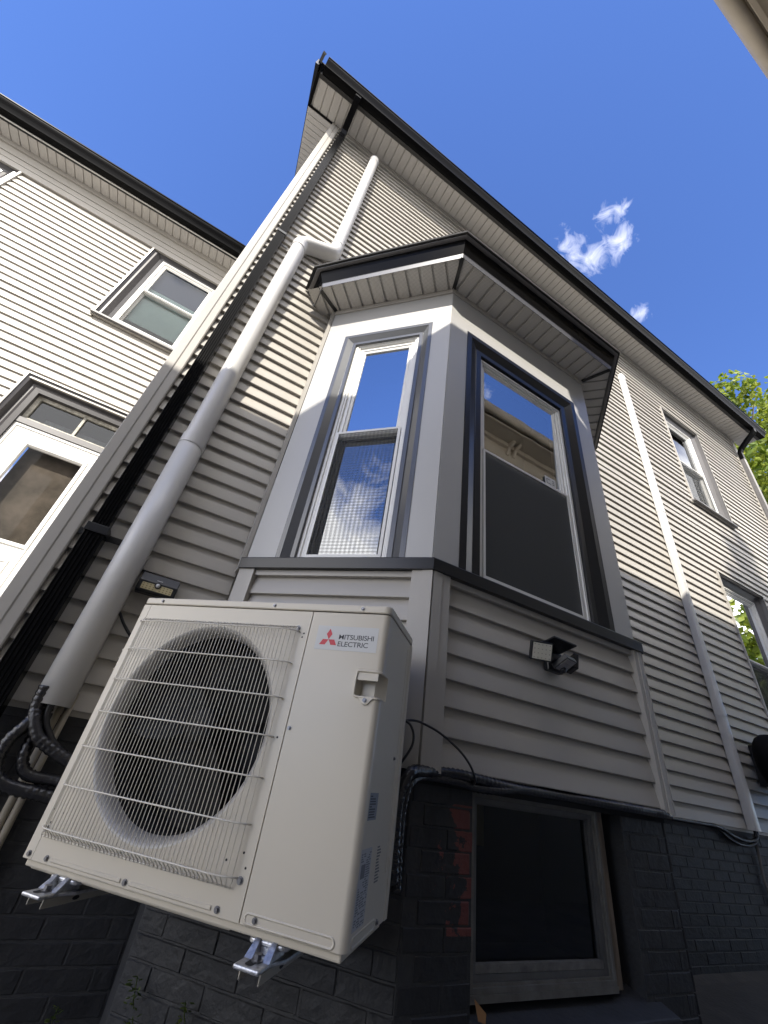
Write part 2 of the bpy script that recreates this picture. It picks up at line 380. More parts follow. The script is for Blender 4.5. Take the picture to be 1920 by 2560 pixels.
# soffit, fascia, gutter, roof of the main eave
XL, XR = -.93, 9.05
b = MB(); b.box(XL, XR, -.31, -.001, 8.4145, 8.43); sof = b.build('soffit', SOFFIT, house)
def soffit_mesh(depth, pitch=.1016, rib=.010, h=.014, name='soffit_panel', m=SOFFIT):
    # panel of one pitch: flat board with a raised seam rib on one edge; local x pitch, y depth, z down negative
    pf = [(0.0, .0), (.0, -.0005), (rib, -.0005), (rib + .002, -h), (pitch - .0005, -h), (pitch - .0005, 0)]
    v = [(x, y, z) for y in (0, depth) for x, z in pf]; k = len(pf)
    f = [[i, (i + 1) % k, k + (i + 1) % k, k + i] for i in range(k)] + [list(range(k)), list(range(k, 2 * k))[::-1]]
    return rawmesh(name, v, f, m)
SM = soffit_mesh(.30)
for i in range(98): inst('soffit_panel', SM, sof, Matrix.Translation((XL + .012 + i * .1016, -.304, 8.414)))
b = MB(); b.box(XL, XR, -.335, -.306, 8.388, 8.535); b.box(XL, XR, -.312, -.29, 8.388, 8.398); b.build('fascia', DARK, house, bevel=.002)
def gutter(name, x0, x1, y0, z0, parent, m, s=1.0, ob=True):
    """K-style gutter, back at y0, bottom z0, opening upwards, front towards -y"""
    pf = [(0, .120), (0, .004), (-.004, .0), (-.072, .0), (-.077, .003), (-.082, .022), (-.098, .052), (-.110, .070), (-.118, .085), (-.120, .104), (-.128, .108), (-.128, .121), (-.114, .121), (-.114, .117), (-.121, .114)]
    q = [(y0 + y * s, z0 + z * s) for y, z in pf]; inner = [(y + .0035, z + .0035) for y, z in q[:12]][::-1]
    b = MB(); b.extrude(q, 0, x0, x1, closed=False); b.extrude([(y0 + .0 - (.004), z0 + .12 * s), (y0 - .004, z0 + .005), (y0 - .072 * s, z0 + .004), (y0 - .078 * s, z0 + .022 * s), (y0 - .106 * s, z0 + .07 * s), (y0 - .116 * s, z0 + .104 * s)], 0, x0, x1, closed=False)
    if ob:
        b.f.append([b.pt(x1, y, z) for y, z in q[:12]])
    o = b.build(name, m, parent, auto=40); return o
gut = gutter('gutter', -.905, XR, -.337, 8.385, house, BLACK, 1.12)
# bent open end of the gutter at the corner
b = MB()
loop = [(-.335, 8.52), (-.335, 8.40), (-.41, 8.39), (-.43, 8.43), (-.47, 8.50), (-.48, 8.535)]
for (y0, z0), (y1, z1) in zip(loop, loop[1:]):
    b.quad((-.94 - .012 * random.random(), y0, z0), (-.94 - .012 * random.random(), y1, z1), (-.985, y1 - .004, z1 + .02), (-.985, y0 + .01, z0 + .015))
b.quad((-.975, -.335, 8.40), (-.955, -.47, 8.50), (-.975, -.44, 8.585), (-.985, -.36, 8.60))
b.build('gutter_end', BLACK, house)
b = MB()   # roof slabs (pitch 35 degrees)
ty = .70
def roofslab(x0, x1, y0, z0, run, thick=.03):
    b.extrude([(y0, z0), (y0 + run, z0 + run * ty), (y0 + run, z0 + run * ty + thick), (y0, z0 + thick)], 0, x0, x1)
roofslab(-1.015, 9.06, -.39, 8.52, 4.6)
b.extrude([(4.21, 11.74), (8.7, 8.60), (8.7, 8.63), (4.21, 11.77)], 0, -1.015, 9.06)
b.build('roof', SHINGLE, house)
b = MB()   # rake boards
b.extrude([(-.40, 8.33), (-.40, 8.50), (4.2, 8.50 + 4.6 * ty), (4.2, 8.33 + 4.6 * ty)], 0, -1.005, -.965); b.build('rake_board', DARK, house)
b = MB(); b.box(-.965, -.60, -.012, .012, 8.388, 8.41); b.box(-.965, -.93, -.335, -.0, 8.388, 8.41); b.build('eave_return', BLACK, house)
b = MB(); b.extrude([(.0, 8.44), (.0, 8.46), (4.1, 8.46 + 4.1 * ty), (4.1, 8.44 + 4.1 * ty)], 0, -.966, -.6); rs = b.build('rake_soffit', SOFFIT, house)
RM = soffit_mesh(.36)
sl = math.atan(ty)
for i in range(34):
    d = .02 + i * .1016; mm = Matrix.Translation((-.963, d * math.cos(sl), 8.437 + d * math.sin(sl))) @ Matrix.Rotation(sl, 4, 'X') @ Matrix(((0, 1, 0, 0), (1, 0, 0, 0), (0, 0, 1, 0), (0, 0, 0, 1)))
    inst('soffit_panel', RM, rs, mm)
b = MB(); b.extrude([(0, 8.40), (4.15, 8.42 + 4.15 * ty), (8.2, 8.40)], 0, -.60, -.50); b.build('gable_peak', VINYL, house)

# ---- window builder
def ubox(fr, rect, w0, w1): return MB(fr).box(rect[0], rect[1], rect[2], rect[3], w0, w1)
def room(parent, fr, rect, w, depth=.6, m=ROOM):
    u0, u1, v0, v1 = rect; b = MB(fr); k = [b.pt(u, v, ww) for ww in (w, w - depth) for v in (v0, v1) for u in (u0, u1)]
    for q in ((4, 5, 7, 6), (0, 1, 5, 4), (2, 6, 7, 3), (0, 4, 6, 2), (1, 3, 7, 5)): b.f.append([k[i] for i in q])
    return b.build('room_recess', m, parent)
def pane(parent, fr, rect, w, m, tilt=0.):
    u0, u1, v0, v1 = rect; d = math.tan(R(tilt)) * (v1 - v0) / 2; b = MB(fr)
    b.quad((u0, v0, w - d), (u1, v0, w - d), (u1, v1, w + d), (u0, v1, w + d)); return b.build('glass_pane', m, parent)
def double_hung(parent, fr, fo, w, st=.045, glass=GLASS, glasslow=None, screen=None, m=WHITE, blind=None, deep=.03, tilt=0., rail=None, roomm=ROOM, mlow=None):
    """fo = frame outer rect at depth w (outer face); returns the window part"""
    u0, u1, v0, v1 = fo; vm = rail or (v0 + v1) / 2
    b = MB(fr).sweep(fo, [(0, w - .10), (0, w), (.016, w), (.020, w - .008), (.030, w - .008), (.034, w - .02), (.034, w - .10)])
    win = b.build('window', m, parent, bevel=.0)
    i0, i1, j0, j1 = u0 + .034, u1 - .034, v0 + .034, v1 - .034
    up = (i0, i1, vm - .02, j1); lo = (i0, i1, j0, vm + .02)
    wu = w - .02; wl = w - .045
    MB(fr).sweep(up, [(0, wu - .03), (0, wu), (st * .5, wu), (st * .62, wu - .006), (st, wu - .012), (st, wu - .03)]).build('sash', m, win)
    MB(fr).sweep(lo, [(0, wl - .03), (0, wl), (st * .5, wl), (st * .62, wl - .006), (st, wl - .012), (st, wl - .03)]).build('sash', mlow or m, win)
    pane(win, fr, (up[0] + st, up[1] - st, up[2] + st, up[3] - st), wu - .02, glass, tilt)
    pane(win, fr, (lo[0] + st, lo[1] - st, lo[2] + st, lo[3] - st), wl - .02, glasslow or glass)
    if screen:
        sr = (i0, i1, j0, vm + .012)
        MB(fr).sweep(sr, [(0, w - .012), (0, w - .003), (.016, w - .003), (.016, w - .012)]).build('screen_frame', m, win)
        b = MB(fr); b.quad((sr[0] + .016, sr[2] + .016, w - .008), (sr[1] - .016, sr[2] + .016, w - .008), (sr[1] - .016, sr[3] - .016, w - .008), (sr[0] + .016, sr[3] - .016, w - .008)); b.build('insect_screen', screen, win)
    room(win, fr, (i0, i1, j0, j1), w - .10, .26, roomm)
    return win
def casing(parent, fr, rect, wd, m, sides='LTR', d=.035, proud=.004, name='window_casing'):
    o, s1 = wd * .27, wd * .68
    return MB(fr).sweep(rect, [(0, -.06), (0, proud), (o, proud), (o + .004, proud - .003), (s1, -d + .012), (s1 + .004, -d + .016), (wd - .004, -d + .016), (wd, -d + .010), (wd, -d - .09)], sides).build(name, m, parent)

# ---- bay: walls, sill, siding, corner posts
ZB0, ZB1, ZBT = 2.337, 2.392, 4.76
bay = None
def wallpanel(name, fr, u0, u1, hole, m, parent, th=.05):
    h0, h1, g0, g1 = hole; b = MB(fr)
    b.box(u0, h0, ZB1, ZBT, -th, 0); b.box(h1, u1, ZB1, ZBT, -th, 0); b.box(h0, h1, g1, ZBT, -th, 0)
    return b.build(name, m, parent)
LH = (.368, 1.055, ZB1, 4.348); FH = (1.065, 2.19, ZB1, 4.337)
E0, E1 = .200, 1.187
wallpanel('bay_panel', FB, .917, 2.36, FH, PANEL, house)
wallpanel('bay_panel', FL, E0, E1 - .002, LH, PANEL, house)
rh = (.19, .88, ZB1, 4.34); wallpanel('bay_panel', FRt, .002, .99, rh, PANEL, house)
b = MB(); b.box(.190, .213, -.066, .0, ZB0, ZBT); b.build('bay_return', VINYL_TRIM, house)
b = MB(); b.box(3.055, 3.078, -.066, .0, ZB0, ZBT); b.build('bay_return', VINYL_TRIM, house)
# folded seams in the coil stock: corner boards and header, 1.5 mm proud
for fr_, a_, c_ in ((FB, .919, 1.062), (FB, 2.195, 2.358), (FL, 1.058, 1.185), (FL, .202, .366)): MB(fr_).box(a_, c_, ZB1, 4.42, 0, .0016).build('corner_board', PANEL, house)
# crown strip right under the bay soffit
b = MB(FB); b.box(.90, 2.38, 4.70, 4.745, 0, .012); b.build('bay_frieze', VINYL_TRIM, house, bevel=.003)
b = MB(FL); b.box(.20, 1.19, 4.70, 4.745, 0, .012); b.build('bay_frieze', VINYL_TRIM, house, bevel=.003)
casing(house, FL, LH, .099, CASL); casing(house, FB, FH, .150, DARK); casing(house, FRt, rh, .099, DARK)
lw = double_hung(house, FL, (.467, .956, 2.398, 4.262), -.035, .042, GLASSHI, GLASSHI, SCREENM, rail=3.32, mlow=DARK)
fw = double_hung(house, FB, (1.217, 2.040, 2.405, 4.175), -.035, .032, GLASSMID, GLASSDIM, SCREEN, rail=3.30, tilt=1.2, mlow=GREYTRIM)
double_hung(house, FRt, (.289, .781, 2.398, 4.25), -.035, .042, GLASS, GLASS, SCREEN, rail=3.32)
b = MB(FB); b.box(1.83, 1.935, 3.345, 3.425, -.0722, -.0718); st_ = b.build('glass_sticker', PAPER, fw)
b = MB(FB)
for i, (a0, a1, z0, z1) in enumerate([(1.845, 1.885, 3.365, 3.370), (1.845, 1.850, 3.365, 3.405), (1.845, 1.88, 3.400, 3.405), (1.90, 1.92, 3.37, 3.376), (1.90, 1.92, 3.385, 3.391), (1.90, 1.92, 3.40, 3.406)]): b.box(a0, a1, z0, z1, -.0717, -.0714)
b.build('sticker_print', INK, fw)
# sill band around the bay
def sillband():
    def off(d): # outline offset by d outwards
        k = d * math.tan(R(22.5))
        return [Vector((.152 - .0 + .06 - d * H2 * .5 - .0, -.06 - d * .5 * H2)) , Vector((.915 - k, YB - d)), Vector((2.36 + k, YB - d)), Vector((3.06 + d * .7, -.06 - d * .7))]
    o1, o0 = off(.034), off(-.05); b = MB(); zt, zb = ZB1 + .004, ZB0
    A = [b.pt(p.x, p.y, zb) for p in o1]; B = [b.pt(p.x, p.y, zt - .006) for p in o1]; o2 = off(.030); C = [b.pt(p.x, p.y, zt) for p in o2]; D_ = [b.pt(p.x, p.y, zt + .006) for p in o0]; E_ = [b.pt(p.x, p.y, zb) for p in o0]
    for i in range(3):
        for p, q in ((A, B), (B, C), (C, D_), (E_, A)): b.f.append([p[i], p[i + 1], q[i + 1], q[i]])
    for i in (0, 3): b.f.append([A[i], B[i], C[i], D_[i], E_[i]])
    return b.build('sill_band', DARK, house)
sillband()
# lower bay siding
b = MB(FB); b.box(.92, 2.355, ZS - .01, ZB0, -.05, -.0245); bs = b.build('bay_siding', VINYL, house)
planks(bs, FB, ZS + .004, 7, lambda z: [(1.004, 2.312)]); planks(bs, FL, ZS + .004, 7, lambda z: [(.285, 1.105)]); planks(bs, FRt, ZS + .004, 7, lambda z: [(.09, .95)])
b = MB(FL); b.box(.20, 1.18, ZS - .01, ZB0, -.05, -.0245); b.build('bay_backing', VINYL, house)
b = MB(FRt); b.box(.01, .99, ZS - .01, ZB0, -.05, -.0245); b.build('bay_backing', VINYL, house)
b = MB(FB); b.box(1.004, 2.312, ZB0 - .028, ZB0 - .001, -.016, .006); b.build('undersill_trim', VINYL_TRIM, house)
b = MB(FL); b.box(.285, 1.105, ZB0 - .028, ZB0 - .001, -.016, .006); b.build('undersill_trim', VINYL_TRIM, house)
def baycorner(x, sgn):
    fl = FL if sgn < 0 else FRt; b = MB()
    b.fr = FB; c0, c1 = (x, x + .092) if sgn < 0 else (x - .06, x)
    b.extrude([(x, .024), ((c0 + c1) / 2, .024), ((c0 + c1) / 2, .020), ((c1 if sgn < 0 else c0), .020), ((c1 if sgn < 0 else c0), -.020), (x, -.020)], 1, ZS - .014, ZB0 - .0005)
    b.fr = fl
    u1_, u0_ = (E1 + .007, E1 - .085) if sgn < 0 else (.094, -.007)
    if sgn < 0: b.extrude([(E1 + .0099, .024), (1.15, .024), (1.15, .020), (E1 - .085, .020), (E1 - .085, -.020), (E1 + .0, -.020)], 1, ZS - .014, ZB0 - .0005)
    else: b.extrude([(-.0099, .024), (.04, .024), (.04, .020), (.092, .020), (.092, -.020), (.0, -.020)], 1, ZS - .014, ZB0 - .0005)
    b.build('corner_post', VINYL_TRIM, house)
baycorner(.915, -1); baycorner(2.36, 1)
b = MB(FL); b.box(.196, .283, ZS - .014, ZB0 - .0005, -.020, .020); b.build('corner_post', VINYL_TRIM, house)
b = MB(FRt); b.box(.955, .995, ZS - .014, ZB0 - .0005, -.016, .012); b.build('corner_post', VINYL_TRIM, house)
b = MB(); b.extrude([(.24, .0), (.24, -.075), (.93, YB + .02), (2.34, YB + .02), (3.0, -.07), (3.0, .0)], 2, ZS - .05, ZS - .012); b.build('bay_floor', DARKGAP, house)

# ---- bay roof
def bayout(d, x0):     # plan outline of the bay roof at an overhang
    k = d * math.tan(R(22.5)); a = Vector((.915 - k, YB - d)); bq = Vector((2.36 + k, YB - d))
    yl = -((a.x - x0) + 0) ; pl = Vector((x0, a.y + (a.x - x0))); xr = 3.275 - x0
    return [Vector((x0, .0)), pl, a, bq, Vector((xr, bq.y + (xr - bq.x))), Vector((xr, .0))]
def loft(b, levels, close=False):
    rings = [[b.pt(p.x, p.y, z) for p in pl] for pl, z in levels]
    for A, B in zip(rings, rings[1:]):
        for i in range(len(A) - 1): b.f.append([A[i], A[i + 1], B[i + 1], B[i]])
    return rings
b = MB(); rg = loft(b, [(bayout(.220, .040), 4.745), (bayout(.225, .035), 4.738), (bayout(.234, .026), 4.776), (bayout(.237, .023), 4.779)]); b.build('fascia_lip', LIP, house)
b = MB(); loft(b, [(bayout(.236, .024), 4.779), (bayout(.274, -.024), 4.895), (bayout(.278, -.028), 4.90)]); b.build('bay_fascia', BLACK, house)
b = MB(); loft(b, [(bayout(.27, -.02), 4.899), (bayout(.286, -.038), 4.896), (bayout(.300, -.056), 4.899), (bayout(.303, -.060), 4.904), (bayout(.300, -.056), 4.909)]); b.build('drip_edge', GREYTRIM, house)
b = MB(); top = bayout(-.55, .55); rg = loft(b, [(bayout(.306, -.066), 4.906), (bayout(.318, -.085), 4.908), (bayout(.318, -.085), 4.930), ([Vector((.55, 0)), Vector((.60, -.03)), Vector((1.2, -.05)), Vector((2.1, -.05)), Vector((2.7, -.03)), Vector((2.72, 0))], 5.30)]); b.build('bay_roof', SHINGLE, house)
b = MB(); rg = [b.pt(p.x, p.y, 4.765) for p in bayout(.225, .035)]; b.f.append(rg[::-1]); bsf = b.build('bay_soffit', SOFFIT, house)
def perf_panel(depth, taper0, taper1):
    pass
def soffit_run(fr, u_in0, u_in1, d, k0, k1, z):
    """panels along a bay face; outer edge longer by k0/k1 at the mitres"""
    n = int((u_in1 - u_in0 + k0 + k1) / .1016) + 1; ustart = u_in0 - k0
    for i in range(n):
        a0, a1 = ustart + i * .1016, ustart + (i + 1) * .1016 - .0006
        a1 = min(a1, u_in1 + k1)
        def inn(u):    # first depth at which this u exists
            if u < u_in0 and k0: return d * (u_in0 - u) / k0
            if u > u_in1 and k1: return d * (u - u_in1) / k1
            return 0.
        prof = [(a0, z + .012), (a0 + .016, z + .012), (a0 + .019, z), (a1, z)]
        prof = [q for q in prof if q[0] <= u_in1 + k1]
        if len(prof) < 2: continue
        b = MB(fr)
        for (ua, za), (ub, zb) in zip(prof, prof[1:]): b.quad((ua, za, inn(ua)), (ub, zb, inn(ub)), (ub, zb, d), (ua, za, d))
        b.build('soffit_panel', PERF, bsf)
PERF = mat('perforated_soffit', (.54, .52, .485), .55, bump=.1, bscale=100)
def perf():
    nt = PERF.node_tree; bs_ = nt.nodes['Principled BSDF']; g_ = next(n for n in nt.nodes if n.type == 'NEW_GEOMETRY')
    v = nt.nodes.new('ShaderNodeTexVoronoi'); v.inputs['Scale'].default_value = 105; v.inputs['Randomness'].default_value = .0
    mp = nt.nodes.new('ShaderNodeMapping'); mp.inputs['Rotation'].default_value = (0, 0, R(20)); nt.links.new(g_.outputs['Position'], mp.inputs['Vector'])
    cz = nt.nodes.new('ShaderNodeVectorMath'); cz.operation = 'MULTIPLY'; cz.inputs[1].default_value = (1, 1, 0); nt.links.new(mp.outputs[0], cz.inputs[0]); nt.links.new(cz.outputs[0], v.inputs['Vector'])
    r = nt.nodes.new('ShaderNodeValToRGB'); r.color_ramp.elements[0].position = .22; r.color_ramp.elements[1].position = .30; r.color_ramp.elements[0].color = (.15, .14, .13, 1); r.color_ramp.elements[1].color = (.54, .52, .485, 1)
    nt.links.new(v.outputs['Distance'], r.inputs[0]); nt.links.new(r.outputs[0], bs_.inputs['Base Color'])
perf()
kk = .225 * math.tan(R(22.5))
soffit_run(FB, .915, 2.36, .225, kk, kk, 4.748)
soffit_run(FL, .03, E1, .225, .0, kk, 4.748)
soffit_run(FRt, .0, 1.16, .225, kk, .0, 4.748)
# mitre strips
for pi, po in (((.915, YB), (.915 - kk, YB - .225)), ((2.36, YB), (2.36 + kk, YB - .225)), ((.225, -.07), (.035, -.165)), ((3.05, -.07), (3.24, -.165))):
    b = MB(); pi, po = Vector(pi), Vector(po); nrm = Vector((-(po - pi).y, (po - pi).x)).normalized() * .014
    b.quad((*(pi - nrm), 4.741), (*(pi + nrm), 4.741), (*(po + nrm), 4.741), (*(po - nrm), 4.741)); b.quad((*(pi - nrm), 4.75), (*(pi + nrm), 4.75), (*(pi + nrm), 4.741), (*(pi - nrm), 4.741))
    b.quad((*(pi - nrm), 4.75), (*(po - nrm), 4.75), (*(po - nrm), 4.741), (*(pi - nrm), 4.741)); b.quad((*(pi + nrm), 4.75), (*(po + nrm), 4.75), (*(po + nrm), 4.741), (*(pi + nrm), 4.741))
    b.build('soffit_mitre', DARK, house)

# ---- windows in the long wall to the right
for rc, nm in ((W1, 'w1'), (W2, 'w2')):
    u0, u1, v0, v1 = rc
    MB(FM).sweep(rc, [(-.022, -.014), (-.022, .010), (-.004, .012), (0, .012), (0, -.02)]).build('window_channel', VINYL_TRIM, house)
    MB(FM).sweep(rc, [(0, .008), (0, .002), (.006, -.045), (.075, -.075), (.105, -.075), (.105, -.16)]).build('window_casing', GREYTRIM, house)
    double_hung(house, FM, (u0 + .105, u1 - .105, v0 + .06, v1 - .105), -.075, .04, GLASS, GLASS, screenmat('half_screen', .45, 0))
    MB(FM).box(u0 - .03, u1 + .03, v0 - .012, v0 + .014, -.01, .05).build('window_sill', GREYTRIM, house)

# ---- foundation: painted bricks
BL, BH, BP, CP = .201, .0555, .2055, .0605
def brickmesh(seed, L=BL):
    rnd = random.Random(seed); v = []; f = []; c = .003; H_, D_ = BH, .05
    nx, nz_ = 6, 3
    us = [c + (L - 2 * c) * i / (nx - 1) for i in range(nx)]; vs = [c + (H_ - 2 * c) * i / (nz_ - 1) for i in range(nz_)]
    for z in vs:
        for x in us: v.append((x + rnd.uniform(-.0012, .0012), + .002 + rnd.uniform(-.0009, .0009), z + rnd.uniform(-.001, .001)))
    for j in range(nz_ - 1):
        for i in range(nx - 1): a = j * nx + i; f.append([a, a + 1, a + nx + 1, a + nx])
    ring = [i for i in range(nx)] + [nx * j + nx - 1 for j in range(1, nz_)] + [(nz_ - 1) * nx + i for i in range(nx - 2, -1, -1)] + [nx * j for j in range(nz_ - 2, 0, -1)]
    o1 = []
    for i in ring:
        x, y, z = v[i]; dx = -c if x < c * 1.8 else (c if x > L - c * 1.8 else 0); dz = -c if z < c * 1.8 else (c if z > H_ - c * 1.8 else 0)
        v.append((x + dx, -.0012 + rnd.uniform(-.0006, .0006), z + dz)); o1.append(len(v) - 1)
    o2 = []
    for i in o1: x, y, z = v[i]; v.append((x, -.03, z)); o2.append(len(v) - 1)
    m_ = len(ring)
    for i in range(m_):
        j = (i + 1) % m_; f.append([ring[i], ring[j], o1[j], o1[i]]); f.append([o1[i], o1[j], o2[j], o2[i]])
    return rawmesh('brick', v, f, BRICK)
BM = [brickmesh(k) for k in range(6)]
def bricks(parent, fr, u0, u1, z0, z1, phase=0., holes=()):
    row = 0; z = z1 - BH - .003; cnt = 0
    while z > z0 - BH:
        u = u0 - (0 if row % 2 else BP / 2) + phase
        while u < u1:
            a, c = max(u, u0), min(u + BL, u1)
            for (h0, h1, g0, g1) in holes:
                if g0 < z + BH / 2 < g1:
                    if a >= h0 and c <= h1: c = a
                    elif a < h0 < c: c = h0
                    elif a < h1 < c: a = h1
            if c - a > .03:
                mm = frmat(fr, a, z, random.uniform(-.0015, .0015), ((c - a) / BL, 1, 1)) @ Matrix.Rotation(random.uniform(-.006, .006), 4, 'Y')
                inst('brick', random.choice(BM), parent, mm); cnt += 1
            u += BP
        z -= CP; row += 1
    return cnt
ZF = ZS - .045
FMf = Fr((0, .03, 0), (1, 0, 0), (0, -1, 0)); FBf = Fr((0, -.733, 0), (1, 0, 0), (0, -1, 0)); FLf = Fr(NA * .135, EV, -NA)
BW = (1.194, 2.03, 1.02, 1.60)
b = MB(); b.box(-.60, .30, .0306, .25, .5, ZS - .005); f1 = b.build('foundation_wall', MORTAR, house); bricks(f1, FMf, -.60, .284, .80, ZF)
b = MB(); b.extrude([(.292, -.0990), (.9255, -.7325), (1.192, -.7325), (1.192, -.5), (.5, .1), (.292, .1)], 2, .5, ZF); f2 = b.build('foundation_wall', MORTAR, house)
bricks(f2, FLf, .280, 1.170, .80, ZF); bricks(f2, FBf, .930, 1.192, .80, ZF, .05)
b = MB(); b.extrude([(2.032, -.7325), (2.33, -.7325), (2.98, -.0842), (2.98, .1), (2.032, .1)], 2, .5, ZF); f3 = b.build('foundation_wall', MORTAR, house)
bricks(f3, FBf, 2.034, 2.328, .80, ZF, .04); bricks(f3, Fr((2.345, -.733, 0), (1, 1, 0), (1, -1, 0)), .0, .88, .80, ZF)
b = MB(); b.box(2.9, 8.66, .0306, .25, .5, ZS - .005); f4 = b.build('foundation_wall', MORTAR, house); bricks(f4, FMf, 3.0, 6.2, .80, ZF)
b = MB(); b.box(1.19, 2.04, -.73, -.3, .5, .985); b.box(1.19, 2.04, -.70, -.45, 1.565, ZF); b.build('foundation_wall', MORTAR, house)
# stone sill below the basement window
b = MB(); b.extrude([(-.80, .93), (-.80, .978), (-.655, 1.018), (-.60, 1.022), (-.60, .93)], 0, 1.188, 2.112); b.build('stone_sill', SILL, house, bevel=.006)
# parged ledge along the right-hand base and at the bay foot
b = MB()
for i in range(30):
    x0 = 2.3 + i * .2; x1 = x0 + .2; h0 = .762 + .012 * noise.noise((x0 * 2, 0, 0)); h1 = .762 + .012 * noise.noise((x1 * 2, 0, 0))
    b.quad((x0, .03, h0 + .03), (x1, .03, h1 + .03), (x1, -.02, h1), (x0, -.02, h0)); b.quad((x0, -.02, h0), (x1, -.02, h1), (x1, -.50, .724), (x0, -.50, .724))
b.build('parged_ledge', PARGE, house)
# basement window
FBw = Fr((0, -.733 + .016, 0), (1, 0, 0), (0, -1, 0))
b = MB(FBw); b.box(1.192, 2.032, .99, 1.60, -.34, -.30); b.build('window_recess', DARKGAP, house)
MB(FBw).box(1.886, 1.934, 1.022, 1.575, -.05, -.004).build('window_jamb', SPLIT, house, bevel=.004)
bw = MB(FBw).sweep((1.196, 1.884, 1.040, 1.556), [(0, -.03), (0, .008), (.013, .008), (.013, .0), (.020, .0), (.020, -.03)]).build('window', WEATHER, house)
MB(FBw).box(1.190, 1.884, 1.022, 1.0395, -.03, .012).build('window_stool', WEATHER, bw)
MB(FBw).sweep((1.217, 1.863, 1.061, 1.535), [(0, -.03), (0, -.006), (.016, -.008), (.016, -.02), (.022, -.02), (.022, -.04)]).build('sash', mat('dull_aluminium', (.085, .085, .082), .5, var=.3, vscale=10), bw)
MB(FBw).box(1.235, 1.845, 1.078, 1.098, -.03, -.010).build('bottom_rail', mat('dirty_rail', (.15, .148, .14), .6, var=.5, vscale=20), bw)
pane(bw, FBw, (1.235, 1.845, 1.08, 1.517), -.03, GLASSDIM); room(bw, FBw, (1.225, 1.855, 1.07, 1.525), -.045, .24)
MB(FBw).box(1.262, 1.338, 1.385, 1.515, -.09, -.088).build('cardboard', mat('dull_cardboard', (.16, .14, .07), .9), bw)

# ------------------------------------------------------------------ rear wing, set back on the left
wing = thing('house_wing', (-3, 4, .72), 'sunlit clapboard wing set back on the left with a white door and black gutter', 'house')
WW1 = (-2.112, -1.088, 5.52, 7.17); WW2 = (-4.70, -3.675, 5.52, 7.17); WD = (-2.14, -.97, 1.79, 4.40)
b = MB(FW); wallholes(b, -8, -.58, 1.5, 7.52, -.12, -.0245, [WW1, WW2, WD]); ww = b.build('siding_wall', VINYL, wing)
planks(ww, FW, 7.10 - 54 * P, 54, lambda z: cut([(-5.6, -.64)], [WW1, WW2, WD], z))
b = MB(FW); b.box(-8, -.64, 7.105, 7.50, -.016, .014); b.box(-8, -.64, 7.20, 7.225, .014, .022); b.box(-8, -.64, 7.30, 7.42, .014, .026); b.box(-8, -.64, 7.42, 7.50, .026, .05); b.build('frieze_trim', VINYL_TRIM, wing)
b = MB(); b.box(-8, -.60, 1.84, 2.08, 7.513, 7.53); wsf = b.build('soffit', SOFFIT, wing)
SM2 = soffit_mesh(.20)
for i in range(45): inst('soffit_panel', SM2, wsf, Matrix.Translation((-5.2 + i * .1016, 1.838, 7.5125)))
b = MB(); b.box(-8, -.60, 1.812, 1.842, 7.488, 7.64); b.build('fascia', DARK, wing, bevel=.002)
b = MB(); b.box(-8, -.60, 1.800, 1.8115, 7.484, 7.502); b.build('drip_edge', WHITE, wing)  # white strip imitating the sun glint along the gutter bottom
gutter('gutter', -8, -.60, 1.810, 7.50, wing, BLACK, 1.25)
b = MB(); b.extrude([(1.75, 7.655), (6.5, 7.655 + 4.75 * .62), (6.5, 7.685 + 4.75 * .62), (1.75, 7.685)], 0, -8, -.6); b.build('roof', SHINGLE, wing)
b = MB(); b.box(-8, -.58, 2.13, 2.2, .6, 1.5); b.build('foundation_wall', MORTAR, wing)
for rc in (WW1, WW2):
    u0, u1, v0, v1 = rc
    MB(FW).sweep(rc, [(-.02, -.014), (-.02, .012), (0, .014), (0, 0)]).build('window_channel', VINYL_TRIM, wing)
    MB(FW).sweep(rc, [(0, .012), (0, .004), (.03, -.012), (.05, -.012), (.105, -.050), (.15, -.058), (.15, -.12)], 'LTR').build('window_casing', WTRIM, wing)
    w_ = double_hung(wing, FW, (u0 + .15, u1 - .15, v0 + .09, v1 - .14), -.05, .035, GLASSCLR, GLASSCLR, screenmat('thin_screen', .22, 0), rail=6.34)
    MB(FW).box(u0 + .17, u1 - .17, v0 + .30, 6.53, -.155, -.152).build('blind', BLIND, w_); MB(FW).box(u0 + .17, u1 - .17, 6.535, v1 - .15, -.155, -.152).build('curtain', BLUEBLIND, w_)
    MB(FW).box(u0 - .02, u1 + .02, v0 - .012, v0 + .012, -.02, .05).build('window_sill', GREYTRIM, wing)
# door with transom
for k in range(5): MB().box(-2.3, -.85, 1.05 + k * .2, 2.09, .72, .93 + k * .2 + .005).build('step', CONC, wing)
u0, u1, v0, v1 = WD
MB(FW).sweep(WD, [(-.02, -.014), (-.02, .012), (0, .014), (0, 0)], 'LTR').build('door_channel', VINYL_TRIM, wing)
MB(FW).sweep(WD, [(0, .012), (0, .004), (.03, -.006), (.06, -.05), (.075, -.05), (.11, -.02), (.155, -.024), (.155, -.14)], 'LTR').build('door_casing', WTRIM, wing)
MB(FW).box(u0 + .155, u1 - .155, 3.87, 3.93, -.13, -.035).build('transom_bar', GREYTRIM, wing)
tr = MB(FW).sweep((u0 + .155, u1 - .155, 3.93, 4.245), [(0, -.13), (0, -.075), (.035, -.078), (.035, -.13)]).build('transom_window', OLDWHITE, wing)
MB(FW).box(-1.566, -1.544, 3.955, 4.22, -.12, -.078).build('muntin', OLDWHITE, tr)
for a, c in ((-1.95, -1.566), (-1.544, -1.16)): pane(tr, FW, (a, c, 3.96, 4.21), -.10, GLASSDIM)
room(tr, FW, (u0 + .17, u1 - .17, 3.94, 4.24), -.13, .6, mat('dim_hall', (.10, .085, .075), .9))
